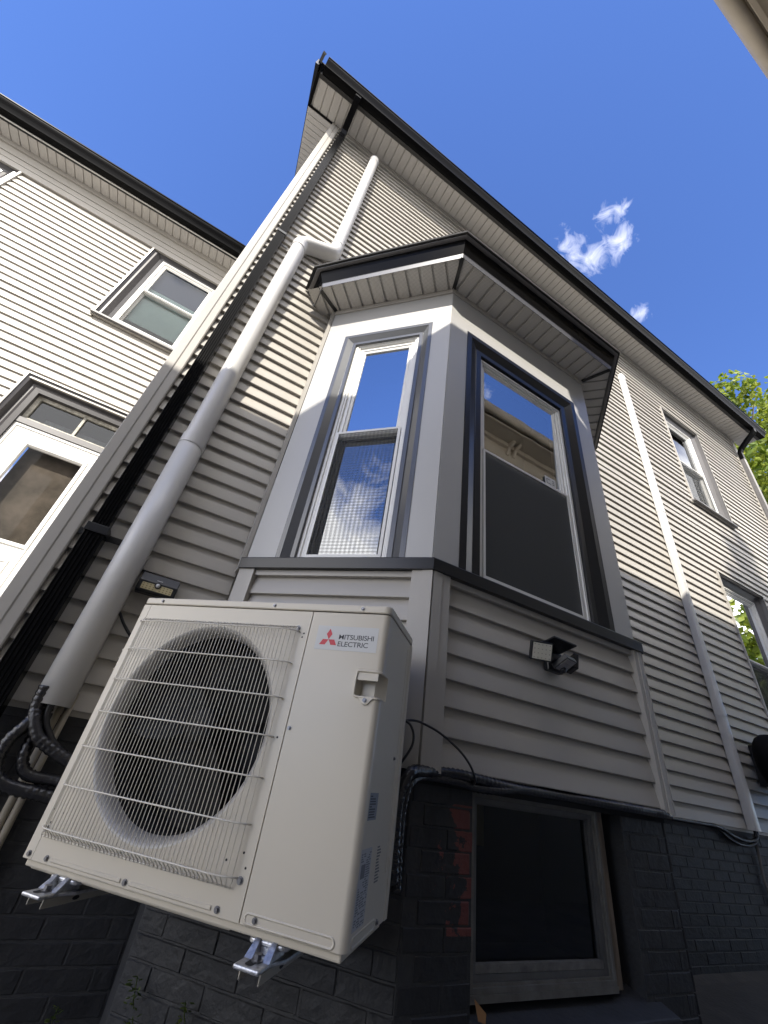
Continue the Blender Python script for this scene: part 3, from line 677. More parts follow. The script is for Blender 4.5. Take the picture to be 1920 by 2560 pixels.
MB(FW).box(-1.84, -1.17, 3.94, 4.06, -.16, -.155).build('curtain', mat('blue_grey_cloth', (.30, .34, .37), .8, var=.3, vscale=30), tr)
dr = MB(FW); dx0, dx1 = u0 + .155, u1 - .155
dr.sweep((dx0, dx1, 1.80, 3.868), [(0, -.13), (0, -.05), (.012, -.045), (.03, -.045), (.034, -.055), (.165, -.055), (.168, -.048), (.180, -.046), (.195, -.062), (.20, -.08)])
door = dr.build('door', WHITE, wing)
MB(FW).box(dx0 + .19, dx1 - .19, 1.85, 2.74, -.09, -.056).build('door_panel', WHITE, door)
MB(FW).sweep((dx0 + .22, dx1 - .22, 1.95, 2.62), [(0, -.056), (.006, -.046), (.02, -.046), (.03, -.056)]).build('panel_moulding', WHITE, door)
MB(FW).sweep((dx0 + .165, dx1 - .165, 2.74, 3.72), [(0, -.056), (.004, -.044), (.03, -.046), (.04, -.07)]).build('glazing_bead', WHITE, door)
pane(door, FW, (dx0 + .18, dx1 - .18, 2.76, 3.70), -.072, glassmat('dirty_door_glass', 1.18, (.75, .72, .68)))
b = MB(FW); b.quad((dx0 + .18, 2.74, -.16), (dx1 - .18, 2.74, -.16), (dx1 - .18, 3.72, -.16), (dx0 + .18, 3.72, -.16)); b.build('inner_door', mat('dusty_inner_door', (.14, .125, .11), .8, var=.8, vscale=5, col2=(.05, .046, .04), vdetail=9), door)

# ------------------------------------------------------------------ neighbouring house behind the camera
nb = thing('neighbor_house', (3, -6, .72), 'beige-trimmed house across the alley, its gutter and soffit at the top right corner', 'house')
NY = -3.20
FN = Fr((0, NY, 0), (-1, 0, 0), (0, 1, 0))          # u = -x
b = MB(); b.box(-3.3, 10.5, NY - .1, NY - .017, .72, 6.6); b.box(-3.3, -3.2, NY - 8, NY - .1, .72, 6.6); b.box(10.4, 10.5, NY - 8, NY - .1, .72, 6.6); b.box(-3.3, 10.5, NY - 8.1, NY - 8, .72, 6.6); nw = b.build('siding_wall', NSID, nb)
planks(nw, FN, 1.5, 47, lambda z: [(-10.5, 3.3)], PLANKN)
def eave(x0, x1, zt, nm):
    b = MB(); b.box(x0, x1, NY, -2.80, zt - .16, zt - .12); b.build('soffit', NSOFF, nb)
    b = MB(); b.box(x0, x1, -2.83, -2.80, zt - .175, zt - .01); b.build('fascia', NBEIGE, nb)
    pf = [(-2.80, zt), (-2.80, zt - .09), (-2.785, zt - .115), (-2.76, zt - .125), (-2.73, zt - .112), (-2.708, zt - .08), (-2.70, zt - .03), (-2.70, zt), (-2.708, zt + .004)]
    b = MB(); b.extrude(pf, 0, x0, x1); b.build('gutter', NBEIGE, nb, auto=50)
    b = MB(); b.box(x0, x1, NY - .0165, NY + .03, zt - .62, zt - .16); b.box(x0, x1, NY - .0165, NY + .06, zt - .68, zt - .62); b.box(x0, x1, NY + .03, NY + .09, zt - .24, zt - .16); b.build('frieze_board', NBEIGE, nb)
    b = MB(); b.extrude([(-2.78, zt - .02), (-7.2, zt + 2.3), (-11.5, zt - .02), (-11.5, zt - .06), (-2.78, zt - .06)], 0, x0, x1); b.build('roof', SHINGLE, nb)
eave(.6, 10.9, 6.74, 'a'); eave(-3.7, .598, 6.53, 'b')
for i in range(8):
    x = -2.9 + i * 1.7; zt = 6.74 if x > .6 else 6.53
    for dx in (0, .14):
        b = MB(); b.extrude([(NY + .03, zt - .165), (-2.98, zt - .165), (-2.98, zt - .20), (-3.03, zt - .23), (NY + .11, zt - .25), (NY + .08, zt - .32), (NY + .05, zt - .37), (NY + .03, zt - .37)], 0, x + dx, x + dx + .05); b.build('eave_bracket', NBEIGE, nb)
for x in (1.4, 4.4, 7.4):
    MB(FN).sweep((-x - .5, -x + .5, 3.2, 5.0), [(0, 0), (0, .04), (.10, .04), (.10, -.05)]).build('window', WHITE, nb)
    pane(nb, FN, (-x - .4, -x + .4, 3.3, 4.9), .002, GLASS)

# ------------------------------------------------------------------ air conditioner
e0, kA, z0 = .2155, -.371, 1.2356
FA = Fr(EV * e0 + NA * kA + Vector((0, 0, z0)), EV, -NA)
ac = thing('air_conditioner', FA.p(.475, -.05, -.165), 'beige outdoor air conditioner unit with round fan grille and red-emblem logo, on wall brackets', 'air conditioner')
AW, AH, AD = .951, .725, .33
# front fan panel with round opening
cu, cv, ro, ri, dep = .355, .368, .289, .266, .050
N_ = 96; b = MB(FA); o_ = []; i_ = []
ru0, ru1, rv0, rv1 = .037, .6935, .001, .7225
def rectpt(a):
    c, s_ = math.cos(a), math.sin(a); t_ = 1e9
    if c > 1e-9: t_ = min(t_, (ru1 - cu) / c)
    if c < -1e-9: t_ = min(t_, (ru0 - cu) / c)
    if s_ > 1e-9: t_ = min(t_, (rv1 - cv) / s_)
    if s_ < -1e-9: t_ = min(t_, (rv0 - cv) / s_)
    return cu + c * t_, cv + s_ * t_
angs = sorted([2 * math.pi * i / N_ for i in range(N_)] + [math.atan2(v - cv, u - cu) % (2 * math.pi) for u in (ru0, ru1) for v in (rv0, rv1)])
A_ = [b.pt(*rectpt(a), 0) for a in angs]; B_ = [b.pt(cu + ro * math.cos(a), cv + ro * math.sin(a), 0) for a in angs]; K_ = [b.pt(*rectpt(a), -.012) for a in angs]
for i in range(len(angs)): j = (i + 1) % len(angs); b.f.append([A_[i], A_[j], B_[j], B_[i]]); b.f.append([K_[i], K_[j], A_[j], A_[i]])
fp = b.build('front_panel', ACW, ac)
b = MB(FA); rings = []
prof = [(ro, 0)] + [(ro - (ro - ri) * math.sin(t_ * math.pi / 2 / 8), -dep * (1 - math.cos(t_ * math.pi / 2 / 8))) for t_ in range(1, 9)]
for r_, w_ in prof: rings.append([b.pt(cu + r_ * math.cos(2 * math.pi * i / N_), cv + r_ * math.sin(2 * math.pi * i / N_), w_) for i in range(N_)])
for A2, B2 in zip(rings, rings[1:]):
    for i in range(N_): j = (i + 1) % N_; b.f.append([A2[i], A2[j], B2[j], B2[i]])
b.build('bell_mouth', ACBELL, ac, smooth=True)
b = MB(FA); A2 = [b.pt(cu + (ri + .001) * math.cos(2 * math.pi * i / 48), cv + (ri + .001) * math.sin(2 * math.pi * i / 48), -dep + .002) for i in range(48)]; B2 = [b.pt(cu + (ri + .001) * math.cos(2 * math.pi * i / 48), cv + (ri + .001) * math.sin(2 * math.pi * i / 48), -.21) for i in range(48)]
for i in range(48): j = (i + 1) % 48; b.f.append([A2[i], A2[j], B2[j], B2[i]])
b.build('fan_shroud', COIL, ac, smooth=True)
# coil behind, with fins
b = MB(FA); b.box(.03, .69, .01, .72, -.30, -.20); b.build('coil', COIL, ac)
# fan
b = MB(FA); hc = [(.0, -.070), (.03, -.072), (.052, -.078), (.060, -.09), (.062, -.16)]
rr = [[b.pt(cu + r_ * math.cos(2 * math.pi * i / 32), cv + r_ * math.sin(2 * math.pi * i / 32), w_) for i in range(32)] for r_, w_ in hc]
for A2, B2 in zip(rr, rr[1:]):
    for i in range(32): j = (i + 1) % 32; b.f.append([A2[i], A2[j], B2[j], B2[i]])
fan = b.build('fan', ACDARK, ac, smooth=True)
for k in range(3):
    b = MB(FA); g_ = []
    for ir in range(7):
        r_ = .055 + (.255 - .055) * ir / 6; row = []
        for it in range(8):
            t_ = it / 7; a = R(120 * k + 15) + R(-12 + 14 * ir / 6) + t_ * R(88 - 6 * ir); row.append(b.pt(cu + r_ * math.cos(a), cv + r_ * math.sin(a), -.075 - .075 * (1 - t_) ** 1.2 - .01 * math.sin(t_ * 3)))
        g_.append(row)
    for x in range(6):
        for y in range(7): b.f.append([g_[x][y], g_[x + 1][y], g_[x + 1][y + 1], g_[x][y + 1]])
    b.build('fan_blade', ACDARK, fan, smooth=True)
# service panel (right, wraps the corner) with grip pocket
def plan(r=.020, d=AD - .03): return [(.6965, -.012), (.6965, .0)] + [(AW - r + r * math.sin(a), -r + r * math.cos(a)) for a in [R(9 * i) for i in range(11)]] + [(AW, -d)]
gp0, gp1 = .489, .553
b = MB(FA)
for a0, a1 in ((.001, gp0), (gp1, .7225)): b.extrude(plan(), 1, a0, a1, closed=False)
b.extrude([(.6965, -.012), (.6965, 0), (.876, 0), (.877, -.006), (.884, -.030), (.925, -.030), (.925, -.030)], 1, gp0, gp1, closed=False)
b.extrude([(.925, -.030), (AW - .004, -.060), (AW, -.062), (AW, -AD + .03)], 1, gp0, gp1, closed=False)
poly = [(.876, 0)] + plan()[2:13] + [(AW, -.062), (AW - .004, -.060), (.925, -.030), (.884, -.030)]
for v_ in (gp0, gp1): b.f.append([b.pt(u, v_, w_) for u, w_ in poly])
svc = b.build('service_panel', ACW, ac, auto=30)
# left side panel, back, bottom
b = MB(FA); b.extrude([(.0355, -.012), (.0355, 0), (.008, 0)] + [(.008 - .008 * math.sin(R(15 * i)), -.008 + .008 * math.cos(R(15 * i))) for i in range(7)] + [(0, -AD + .002)], 1, .001, .7225, closed=False); b.build('side_panel', ACW, ac, auto=30)
b = MB(FA); b.extrude([(AW, -AD + .031), (AW + .002, -AD + .029), (AW + .002, -AD), (0, -AD)], 1, .001, .7225, closed=False); b.build('rear_panel', ACW, ac)
b = MB(FA); b.box(.012, AW - .012, -.016, .0, -AD + .015, -.010); b.box(.012, .66, -.024, -.016, -AD + .03, -.03); b.build('base_pan', ACW, ac, bevel=.004)
# lid
def rrect(u0, u1, w0, w1, r):
    out = []
    for cu_, cw_, a0 in ((u1 - r, w1 - r, 0), (u0 + r, w1 - r, 90), (u0 + r, w0 + r, 180), (u1 - r, w0 + r, 270)):
        for k in range(7): a = R(a0 + 15 * k); out.append((cu_ + r * math.cos(a), cw_ + r * math.sin(a)))
    return out
b = MB(FA); b.extrude(rrect(-.003, AW + .003, -AD - .003, .003, .021), 1, .7255, .750); lid = b.build('lid', ACW, ac, bevel=.004)
# screws
def screw(u, v, w, r, parent, fr=FA, ax=None):
    b = MB(fr); n = 12
    for r_, w0_, w1_ in ((r, 0, .0018), (r * .62, .0018, .005), (r * .3, .0042, .0052)):
        b.extrude([(u + r_ * math.cos(2 * math.pi * i / n), v + r_ * math.sin(2 * math.pi * i / n)) for i in range(n)], 2, w + w0_, w + w1_)
    b.build('screw', SCREW, parent)
for u in (.083, .549, .861): screw(u, .738, .003, .006, lid)
for u, v in ((.022, .012), (.088, .012), (.359, .011), (.632, .012), (.672, .069), (.655, .668), (.040, .069)): screw(u, v, .0005, .007 if v < .05 else .008, fp)
screw(.705, .391, 0, .0055, svc); screw(.732, .0125, .001, .006, svc)
# punched holes next to the grille
b = MB(FA)
for u, v in ((.022, .662), (.030, .650), (.676, .640), (.679, .652), (.676, .365), (.664, .118), (.678, .092), (.622, .098), (.035, .112), (.073, .108), (.045, .083)):
    b.extrude([(u + .0028 * math.cos(R(45 * i)), v + .0028 * math.sin(R(45 * i))) for i in range(8)], 2, .0002, .0006)
b.build('punched_hole', COIL, fp)
# pressed ribs along the bottom edge
b = MB(FA)
for u0_, u1_ in ((.105, .344), (.374, .615)):
    b.extrude([(.0065, 0), (.009, .003), (.0145, .003), (.017, 0)], 0, u0_, u1_)
b.build('pressed_rib', ACW, fp)
def slotring(fr, u0_, u1_, v0_, v1_, w, r, parent, m=ACW):
    pts = [fr.p(x, y, w) for x, y in rrect(u0_, u1_, v0_, v1_, min(v1_ - v0_, u1_ - u0_) / 2 - .0001)]; MB().tube(pts + [pts[0]], r, 6, cap=False).build('pressed_slot', m, parent, smooth=True)
slotring(FA, .706, .922, .004, .021, -.0005, .0026, svc)
FAs = Fr(FA.p(AW, 0, 0), NA, EV)                           # right side panel: u = depth, w outwards
slotring(FAs, .028, .205, .004, .021, -.0005, .0026, svc)
slotring(FAs, .265, .289, .10, .70, -.001, .0025, svc)
screw(.229, .364, 0, .005, svc, FAs); screw(.225, .012, 0, .006, svc, FAs)
# grip rim
rim = [FA.p(u, v, w_) for u, v, w_ in ((.950, gp1, -.022), (.947, gp1 + .001, -.006), (.932, gp1 + .002, .001), (.884, gp1 + .002, .002), (.8765, gp1 - .006, .002), (.8755, gp0 + .008, .002), (.880, gp0, .002), (.893, gp0 - .002, .002), (.930, gp0 - .002, .001), (.946, gp0 - .002, -.005), (.950, gp0 - .002, -.02))]
h = MB().tube(smoothpath(rim, 4), .0034, 6).build('handle', ACW, svc, smooth=True)
b = MB(FA); b.extrude([(.888, gp0 - .001), (.936, gp0 - .001), (.919, gp0 - .019), (.911, gp0 - .021), (.903, gp0 - .019)], 2, 0, .0045); b.build('handle_tab', ACW, svc, bevel=.0015)
b = MB(FA); b.extrude([(.878, gp1 - .022), (.94, gp1 - .022), (.94, gp1), (.878, gp1)], 2, -.004, .001); b.build('handle_lip', ACW, svc, bevel=.001)
screw(.911, .480, .0045, .0062, svc)
# left grip on the far edge
b = MB(FA); b.box(-.006, .012, .556, .562, -.06, -.004); b.box(-.016, .002, .532, .5355, -.06, -.012); b.box(-.004, .001, .535, .56, -.06, -.006); b.box(-.004, .001, .497, .532, -.075, -.05); b.box(-.014, .001, .495, .4985, -.06, -.012); b.build('handle', ACW, ac, bevel=.0015)
# wire grille
b = MB(FA)
nw_ = 50
for i in range(nw_):
    u = .042 + i * (.655 - .042) / (nw_ - 1); ed = min(u - .042, .655 - u); w0_ = .030 - .018 * max(0, 1 - ed / .05) ** 2
    b.tube([(u, .052, .006), (u, .060, .010), (u + .002, .066, w0_ * .75), (u, .0735, w0_), (u, .655, w0_), (u, .661, w0_ * .8), (u + .002, .666, .012), (u, .672, .006)], .00125, 5)
for k, v in enumerate((.0735, .173, .270, .365, .462, .559, .655)):
    b.tube([(.036, v - .001, .004), (.040, v, .014), (.060, v, .0275), (.10, v, .0325), (.60, v, .0325), (.640, v, .0275), (.660, v, .014), (.666, v - .001, .003)], .0021, 6)
for v in (.054, .670): b.tube([(.042, v, .006), (.655, v, .006)], .0016, 5)
b.build('fan_grille', ACWIRE, ac, smooth=True)
# logo sticker, emblem and lettering
MB(FA).box(.724, .922, .6075, .680, .0002, .0006).build('logo_sticker', LABEL, svc)
b = MB(FA); cu2, cv2 = .7662, .6385
for a in (90, 210, 330):
    d_ = Vector((math.cos(R(a)), math.sin(R(a)))); n2 = Vector((-d_.y, d_.x)); L_ = .0325
    pts = [Vector((0, 0)), d_ * L_ * .5 + n2 * L_ * .289, d_ * L_, d_ * L_ * .5 - n2 * L_ * .289]
    b.f.append([b.pt(cu2 + q.x, cv2 + q.y, .0009) for q in pts])
b.build('logo_emblem', RED, svc)
def lettering(txt, fr, u, v, width, height, w, m, parent, name='lettering', bold=.006):
    c = bpy.data.curves.new('t', 'FONT'); c.body = txt; c.size = 1; c.offset = bold; c.space_character = .93; c.resolution_u = 3
    o = bpy.data.objects.new('t', c); COL.objects.link(o); dg = bpy.context.evaluated_depsgraph_get(); me = bpy.data.meshes.new_from_object(o.evaluated_get(dg))
    xs = [q.co.x for q in me.vertices]; ys = [q.co.y for q in me.vertices]; x0, x1, y0, y1 = min(xs), max(xs), min(ys), max(ys)
    b = MB(fr)
    for q in me.vertices: b.pt(u + (q.co.x - x0) / (x1 - x0) * width, v + (q.co.y - y0) / (y1 - y0) * height, w)
    b.f = [list(p.vertices) for p in me.polygons]
    bpy.data.objects.remove(o); bpy.data.curves.remove(c); bpy.data.meshes.remove(me)
    return b.build(name, m, parent)
lettering('MITSUBISHI', FA, .799, .6405, .111, .0148, .0009, INK, svc); lettering('ELECTRIC', FA, .799, .6195, .096, .0148, .0009, INK, svc)
# labels on the side
MB(FAs).box(.030, .105, .222, .278, .0002, .0006).build('warning_label', GREYLAB, svc)
b = MB(FAs)
for i in range(9):
    v = .272 - i * .0053; b.box(.035, .035 + (.02 if i in (0, 4) else random.uniform(.045, .064)), v - .0028, v, .0007, .0009)
b.build('label_print', INK, svc)
MB(FAs).box(.018, .105, .030, .168, .0002, .0005).build('rating_label', mat('silver_label', (.42, .425, .43), .4), svc)
b = MB(FAs); b.box(.030, .062, .115, .140, .0006, .0009)
rl = random.Random(3)
for i in range(30):
    v = .160 - i * .0043
    if .112 < v < .143: b.box(.066, .070 + rl.uniform(.005, .03), v - .0022, v, .0006, .0009); continue
    x = .024
    while x < .097:
        L_ = rl.uniform(.006, .022)
        if rl.random() < .75: b.box(x, min(x + L_, .101), v - .0022, v, .0006, .0009)
        x += L_ + rl.uniform(.003, .012)
for i in range(12):
    v = .165 - i * .0062; b.box(.155, .155 + rl.uniform(.02, .045), v - .0032, v, .0006, .0009)
b.build('label_print', mat('faded_print', (.16, .16, .165), .6), svc)
# cast feet under the cabinet
for uc in (.154, .766):
    b = MB(FA); b.extrude([(uc - .030, .062), (uc + .030, .062), (uc + .030, .008), (uc + .046, -.03), (uc + .046, -.25), (uc - .046, -.25), (uc - .046, -.03), (uc - .030, .008)], 1, -.046, -.038)
    foot = b.build('foot', GALV, ac, bevel=.003)
    for s_ in (-1, 1): b = MB(FA); b.extrude([(-.038, .022), (-.014, -.006), (-.014, -.06), (-.038, -.06)], 0, uc + s_ * .026 - .006, uc + s_ * .026 + .006) if False else None
    b = MB(FA)
    for s_ in (-1, 1):
        b.extrude([(uc + s_ * .014, .016), (uc + s_ * .030, .016), (uc + s_ * .030, -.05), (uc + s_ * .014, -.05)], 1, -.038, -.037)
        k = [b.pt(uc + s_ * a, v, w_) for a, v, w_ in ((.012, -.038, .020), (.030, -.038, .020), (.026, -.012, -.012), (.015, -.012, -.012), (.012, -.038, -.05), (.030, -.038, -.05), (.026, -.012, -.05), (.015, -.012, -.05))]
        for q in ((0, 1, 2, 3), (4, 5, 6, 7), (0, 3, 7, 4), (1, 2, 6, 5), (3, 2, 6, 7)): b.f.append([k[i] for i in q])
    b.box(uc - .012, uc + .012, -.037, -.016, -.05, -.014); b.build('foot_rib', GALV, foot)
    b = MB(FA); b.extrude(rrect(uc - .048, uc + .048, -.10, -.012, .016), 1, -.026, -.0165); b.build('foot_cup', GALV, foot, bevel=.003)
    b = MB(FA); b.extrude(rrect(uc - .012, uc + .006, .018, .052, .0085), 1, -.0378, -.0374); b.build('foot_slot', COIL, foot)
    b = MB(FA); b.extrude([(uc + .002 + .013 * math.cos(R(20 * i)), .022 + .013 * math.sin(R(20 * i))) for i in range(18)], 1, -.0374, -.0355); b.extrude([(uc + .002 + .0085 * math.cos(R(60 * i)), .022 + .0085 * math.sin(R(60 * i))) for i in range(6)], 1, -.0355, -.0265); b.build('bolt', SCREW, foot)
# brackets
for uc, lb in ((.152, 'beige steel wall bracket under the left end of the air conditioner'), (.766, 'beige steel wall bracket under the right end of the air conditioner')):
    br = thing('wall_bracket', FA.p(uc, -.09, -.2), lb, 'bracket', 'brackets carrying the air conditioner')
    b = MB(FA); th = .003; b.box(uc - .0245, uc + .0245, -.0495, -.0465, -.45, .038); b.box(uc - .0245, uc - .0215, -.0665, -.0495, -.45, .038); b.box(uc + .0215, uc + .0245, -.0665, -.0495, -.45, .038); b.build('arm', BRKT, br, bevel=.0012)
    b = MB(FA); b.box(uc - .0245, uc + .0245, -.13, -.05, -.453, -.45); b.build('wall_plate', BRKT, br)
    b = MB(FA); b.extrude([(-.0665, -.20), (-.12, -.445), (-.0665, -.445)], 0, uc + .0218, uc + .0242); b.build('gusset', BRKT, br)
    b = MB(FA); b.extrude([(-.058 + .0045 * math.cos(R(30 * i)), -.06 + .011 * math.sin(R(30 * i))) for i in range(12)], 0, uc + .0246, uc + .0249); b.build('bolt_hole', COIL, br)

# ------------------------------------------------------------------ downspouts
def corrug(x0, x1, yb, yf, nn=6, d=.004):
    """plan outline of a corrugated rectangular downspout (front ribs)"""
    out = [(x0, yb), (x0, yf + .004), (x0 + .003, yf)]
    w_ = (x1 - x0 - .006) / nn
    for i in range(nn):
        a = x0 + .003 + i * w_; out += [(a + w_ * .1, yf), (a + w_ * .3, yf + d), (a + w_ * .7, yf + d), (a + w_ * .9, yf)]
    return out + [(x1 - .003, yf), (x1, yf + .004), (x1, yb)]
ds = thing('downspout', (-.46, -.06, .8), 'corrugated black downspout beside the corner post, left of the white pipe', 'downspout', 'downspouts on the house')
b = MB(); b.extrude(corrug(-.478, -.408, -.022, -.085, 5), 2, 2.28, 5.35); b.build('pipe', BLACK, ds)
b = MB(); b.extrude(corrug(-.480, -.410, -.020, -.081, 5), 2, 5.33, 8.10); b.build('pipe', BLACK, ds)
b = MB(); b.extrude(corrug(-.484, -.402, -.016, -.092, 5), 2, 1.20, 2.31); b.build('lower_pipe', BLACK, ds)
b = MB()   # offset elbow up to the gutter
def boxpath(b, pts, hw, hd):
    rings = []
    for i, p in enumerate(pts):
        p = Vector(p); t_ = (Vector(pts[min(i + 1, len(pts) - 1)]) - Vector(pts[max(i - 1, 0)])).normalized(); sx_ = Vector((1, 0, 0)); up = t_.cross(sx_).normalized()
        rings.append([b.pt(*(p + sx_ * a * hw + up * c * hd)) for a, c in ((-1, -1), (1, -1), (1, 1), (-1, 1))])
    for A2, B2 in zip(rings, rings[1:]):
        for k in range(4): b.f.append([A2[k], A2[(k + 1) % 4], B2[(k + 1) % 4], B2[k]])
    b.f.append(rings[0]); b.f.append(rings[-1][::-1])
boxpath(b, [(-.444, -.052, 8.02), (-.444, -.054, 8.10), (-.444, -.085, 8.165), (-.444, -.20, 8.25), (-.444, -.345, 8.335), (-.444, -.382, 8.365), (-.444, -.385, 8.40)], .037, .031); b.build('elbow', BLACK, ds, bevel=.004)
for zc in (2.30,):
    b = MB(); b.box(-.488, -.398, -.0955, -.0925, zc - .02, zc + .02); b.box(-.488, -.485, -.0925, -.004, zc - .02, zc + .02); b.box(-.401, -.398, -.0925, -.004, zc - .02, zc + .02); b.box(-.525, -.485, -.007, -.0035, zc - .016, zc + .016); b.box(-.401, -.345, -.007, -.0035, zc - .016, zc + .016); b.build('strap', PLASTIC, ds, bevel=.002)
b = MB(); b.box(-.484, -.406, -.0865, -.0165, 5.32, 5.35); b.box(-.406, -.36, -.007, -.0035, 5.28, 5.31); b.build('strap', PLASTIC, ds)
ds2 = thing('downspout', (8.6, -.06, .8), 'dark downspout at the far right corner of the house', 'downspout', 'downspouts on the house')
b = MB(); b.extrude(corrug(8.60, 8.685, -.022, -.085), 2, .8, 7.95); b.build('pipe', GREYTRIM, ds2)
b = MB(); boxpath(b, [(8.642, -.052, 7.80), (8.642, -.055, 7.98), (8.642, -.09, 8.06), (8.642, -.24, 8.20), (8.642, -.34, 8.28), (8.642, -.385, 8.33), (8.642, -.39, 8.41)], .044, .034); b.build('elbow', BLACK, ds2, bevel=.005)

# ------------------------------------------------------------------ line-set covers
def dcover(b, path, r, n=14):
    """half-round cover: round front, flat back"""
    rings = []
    for i, p in enumerate(path):
        p = Vector(p); t_ = (Vector(path[min(i + 1, len(path) - 1)]) - Vector(path[max(i - 1, 0)])).normalized(); out = Vector((0, -1, 0)); out = (out - t_ * out.dot(t_)).normalized(); sd_ = t_.cross(out)
        rr_ = r[i] if isinstance(r, list) else r
        ring = [p + sd_ * rr_ - out * rr_ * .85, p + sd_ * rr_] + [p + sd_ * rr_ * math.cos(math.pi * k / n) + out * rr_ * math.sin(math.pi * k / n) for k in range(1, n)] + [p - sd_ * rr_, p - sd_ * rr_ - out * rr_ * .85]
        rings.append([b.pt(*q) for q in ring])
    for A2, B2 in zip(rings, rings[1:]):
        for k in range(len(A2) - 1): b.f.append([A2[k], A2[k + 1], B2[k + 1], B2[k]])
    return b
lc = thing('line_set_cover', (-.27, -.05, 1.6), 'white half-round pipe cover with an elbow, left of the bay', 'pipe cover', 'pipe covers on the siding')
LX, UX, PR, PY = -.272, .018, .0595, -.058
b = MB(); dcover(b, [(LX, PY, 1.604), (LX, PY, 2.94)], PR + .003); o = b.build('cover', PIPE, lc, auto=30); o.modifiers.new('s', 'SOLIDIFY').thickness = .002
b = MB(); dcover(b, [(LX, PY, 2.94), (LX, PY, 5.32)], PR); b.build('cover', PIPE, lc, auto=30)
b = MB(); dcover(b, [(LX, PY, 2.915), (LX, PY, 2.9151), (LX, PY, 2.985), (LX, PY, 2.9851)], [PR + .002, PR + .0055, PR + .0055, PR]); b.build('joint', PIPE, lc, auto=25)
b = MB(); dcover(b, smoothpath([(LX, PY, 5.27), (LX, PY, 5.36), (LX + .045, PY, 5.425), (UX - .06, PY, 5.53), (UX - .01, PY, 5.58), (UX, PY, 5.66), (UX, PY, 5.72)], 6), PR + .0015); b.build('elbow', PIPE, lc, auto=35)
for q, ax in (((LX, PY, 5.285), 0), ((UX, PY, 5.70), 0)):
    b = MB(); dcover(b, [(q[0], q[1], q[2] - .0121), (q[0], q[1], q[2] - .012), (q[0], q[1], q[2] + .012), (q[0], q[1], q[2] + .0121)], [PR, PR + .0045, PR + .0045, PR]); b.build('joint', PIPE, lc, auto=25)
b = MB(); dcover(b, [(UX, PY, 5.66), (UX, PY, 8.02)], PR - .003); b.build('cover', PIPE, lc, auto=30)
b = MB(); dcover(b, [(UX, PY, 7.98), (UX, PY, 8.07), (UX, PY + .012, 8.11), (UX, PY + .035, 8.14), (UX, PY + .06, 8.15)], [PR + .003, PR + .003, PR, PR * .8, PR * .35]); b.build('end_cap', PIPE, lc, auto=40)
lc2 = thing('line_set_cover', (4.8, -.03, 1.6), 'white rectangular pipe cover running up the siding right of the bay', 'pipe cover', 'pipe covers on the siding')
def slim(z0_, z1_, e=0.): 
    b = MB(); b.extrude([(4.745 - e, -.001), (4.748 - e, -.030 - e), (4.758 - e * .6, -.052 - e), (4.775, -.057 - e), (4.83, -.057 - e), (4.846 + e * .6, -.052 - e), (4.856 + e, -.030 - e), (4.859 + e, -.001)], 2, z0_, z1_); return b
slim(1.60, 4.83).build('cover', PIPE, lc2, auto=40); slim(4.83, 7.42).build('cover', PIPE, lc2, auto=40); slim(7.38, 7.50, .004).build('end_cap', PIPE, lc2, auto=40); slim(4.79, 4.84, .003).build('joint', PIPE, lc2, auto=40); slim(2.46, 2.55, .004).build('joint', PIPE, lc2, auto=40)

# ------------------------------------------------------------------ wrapped refrigerant lines, cables, pipes
def wrapped(label, pts, r, group='tape-wrapped refrigerant lines'):
    path = resample(smoothpath(pts, 10), .0065); o = MB().tube(path, [r * (1 + .055 * math.sin(i * 1.9) + .05 * random.random()) for i in range(len(path))], 12, ridge=.06).build('refrigerant_line', TAPE, None, smooth=True, base=path[0]); return tag(o, label, 'pipe', group)
B_AC = lambda u, v, w: tuple(FA.p(u, v, w))
wrapped('black tape-wrapped line swinging widest to the left below the white pipe cover', [(-.295, -.07, 1.66), (-.30, -.08, 1.60), (-.297, -.10, 1.555), (-.306, -.11, 1.525), (-.325, -.11, 1.485), (-.328, -.11, 1.43), (-.312, -.11, 1.385), (-.275, -.11, 1.360), (-.23, -.11, 1.350), (-.18, -.11, 1.345), (-.10, -.11, 1.335), (.05, -.13, 1.32)], .020)
wrapped('black tape-wrapped line bending in a tight loop below the white pipe cover', [(-.275, -.05, 1.66), (-.275, -.055, 1.56), (-.270, -.085, 1.49), (-.266, -.10, 1.45), (-.253, -.10, 1.415), (-.229, -.10, 1.393), (-.197, -.10, 1.386), (-.15, -.10, 1.385), (-.05, -.12, 1.38), (.08, -.14, 1.37)], .018)
wrapped('black tape-wrapped line going straight from the white pipe cover behind the air conditioner', [(-.31, -.10, 1.66), (-.305, -.10, 1.59), (-.288, -.11, 1.55), (-.272, -.115, 1.525), (-.250, -.12, 1.50), (-.215, -.12, 1.482), (-.18, -.12, 1.466), (-.12, -.12, 1.443), (.0, -.13, 1.40)], .020)
tag(MB().tube(smoothpath([(-.262, -.10, 1.66), (-.265, -.10, 1.59), (-.252, -.10, 1.548), (-.226, -.10, 1.516), (-.19, -.10, 1.485), (-.10, -.11, 1.44)], 8), .011, 8).build('cable', CABLE, None, smooth=True, base=(-.235, -.05, 1.6)), 'slack black cable beside the wrapped lines at the lower left', 'cable', 'black cables')
for k, (x, y) in enumerate(((-.243, -.006), (-.216, -.006))):
    o = MB().tube([(x, y, .73), (x, y, 1.66)], .0125, 12).build('condensate_pipe', PVC, None, smooth=True, base=(x, y, .73))
    tag(o, 'beige plastic pipe behind the wrapped lines, the %s of the pair' % ('left one', 'right one')[k], 'pipe', 'beige plastic pipes')
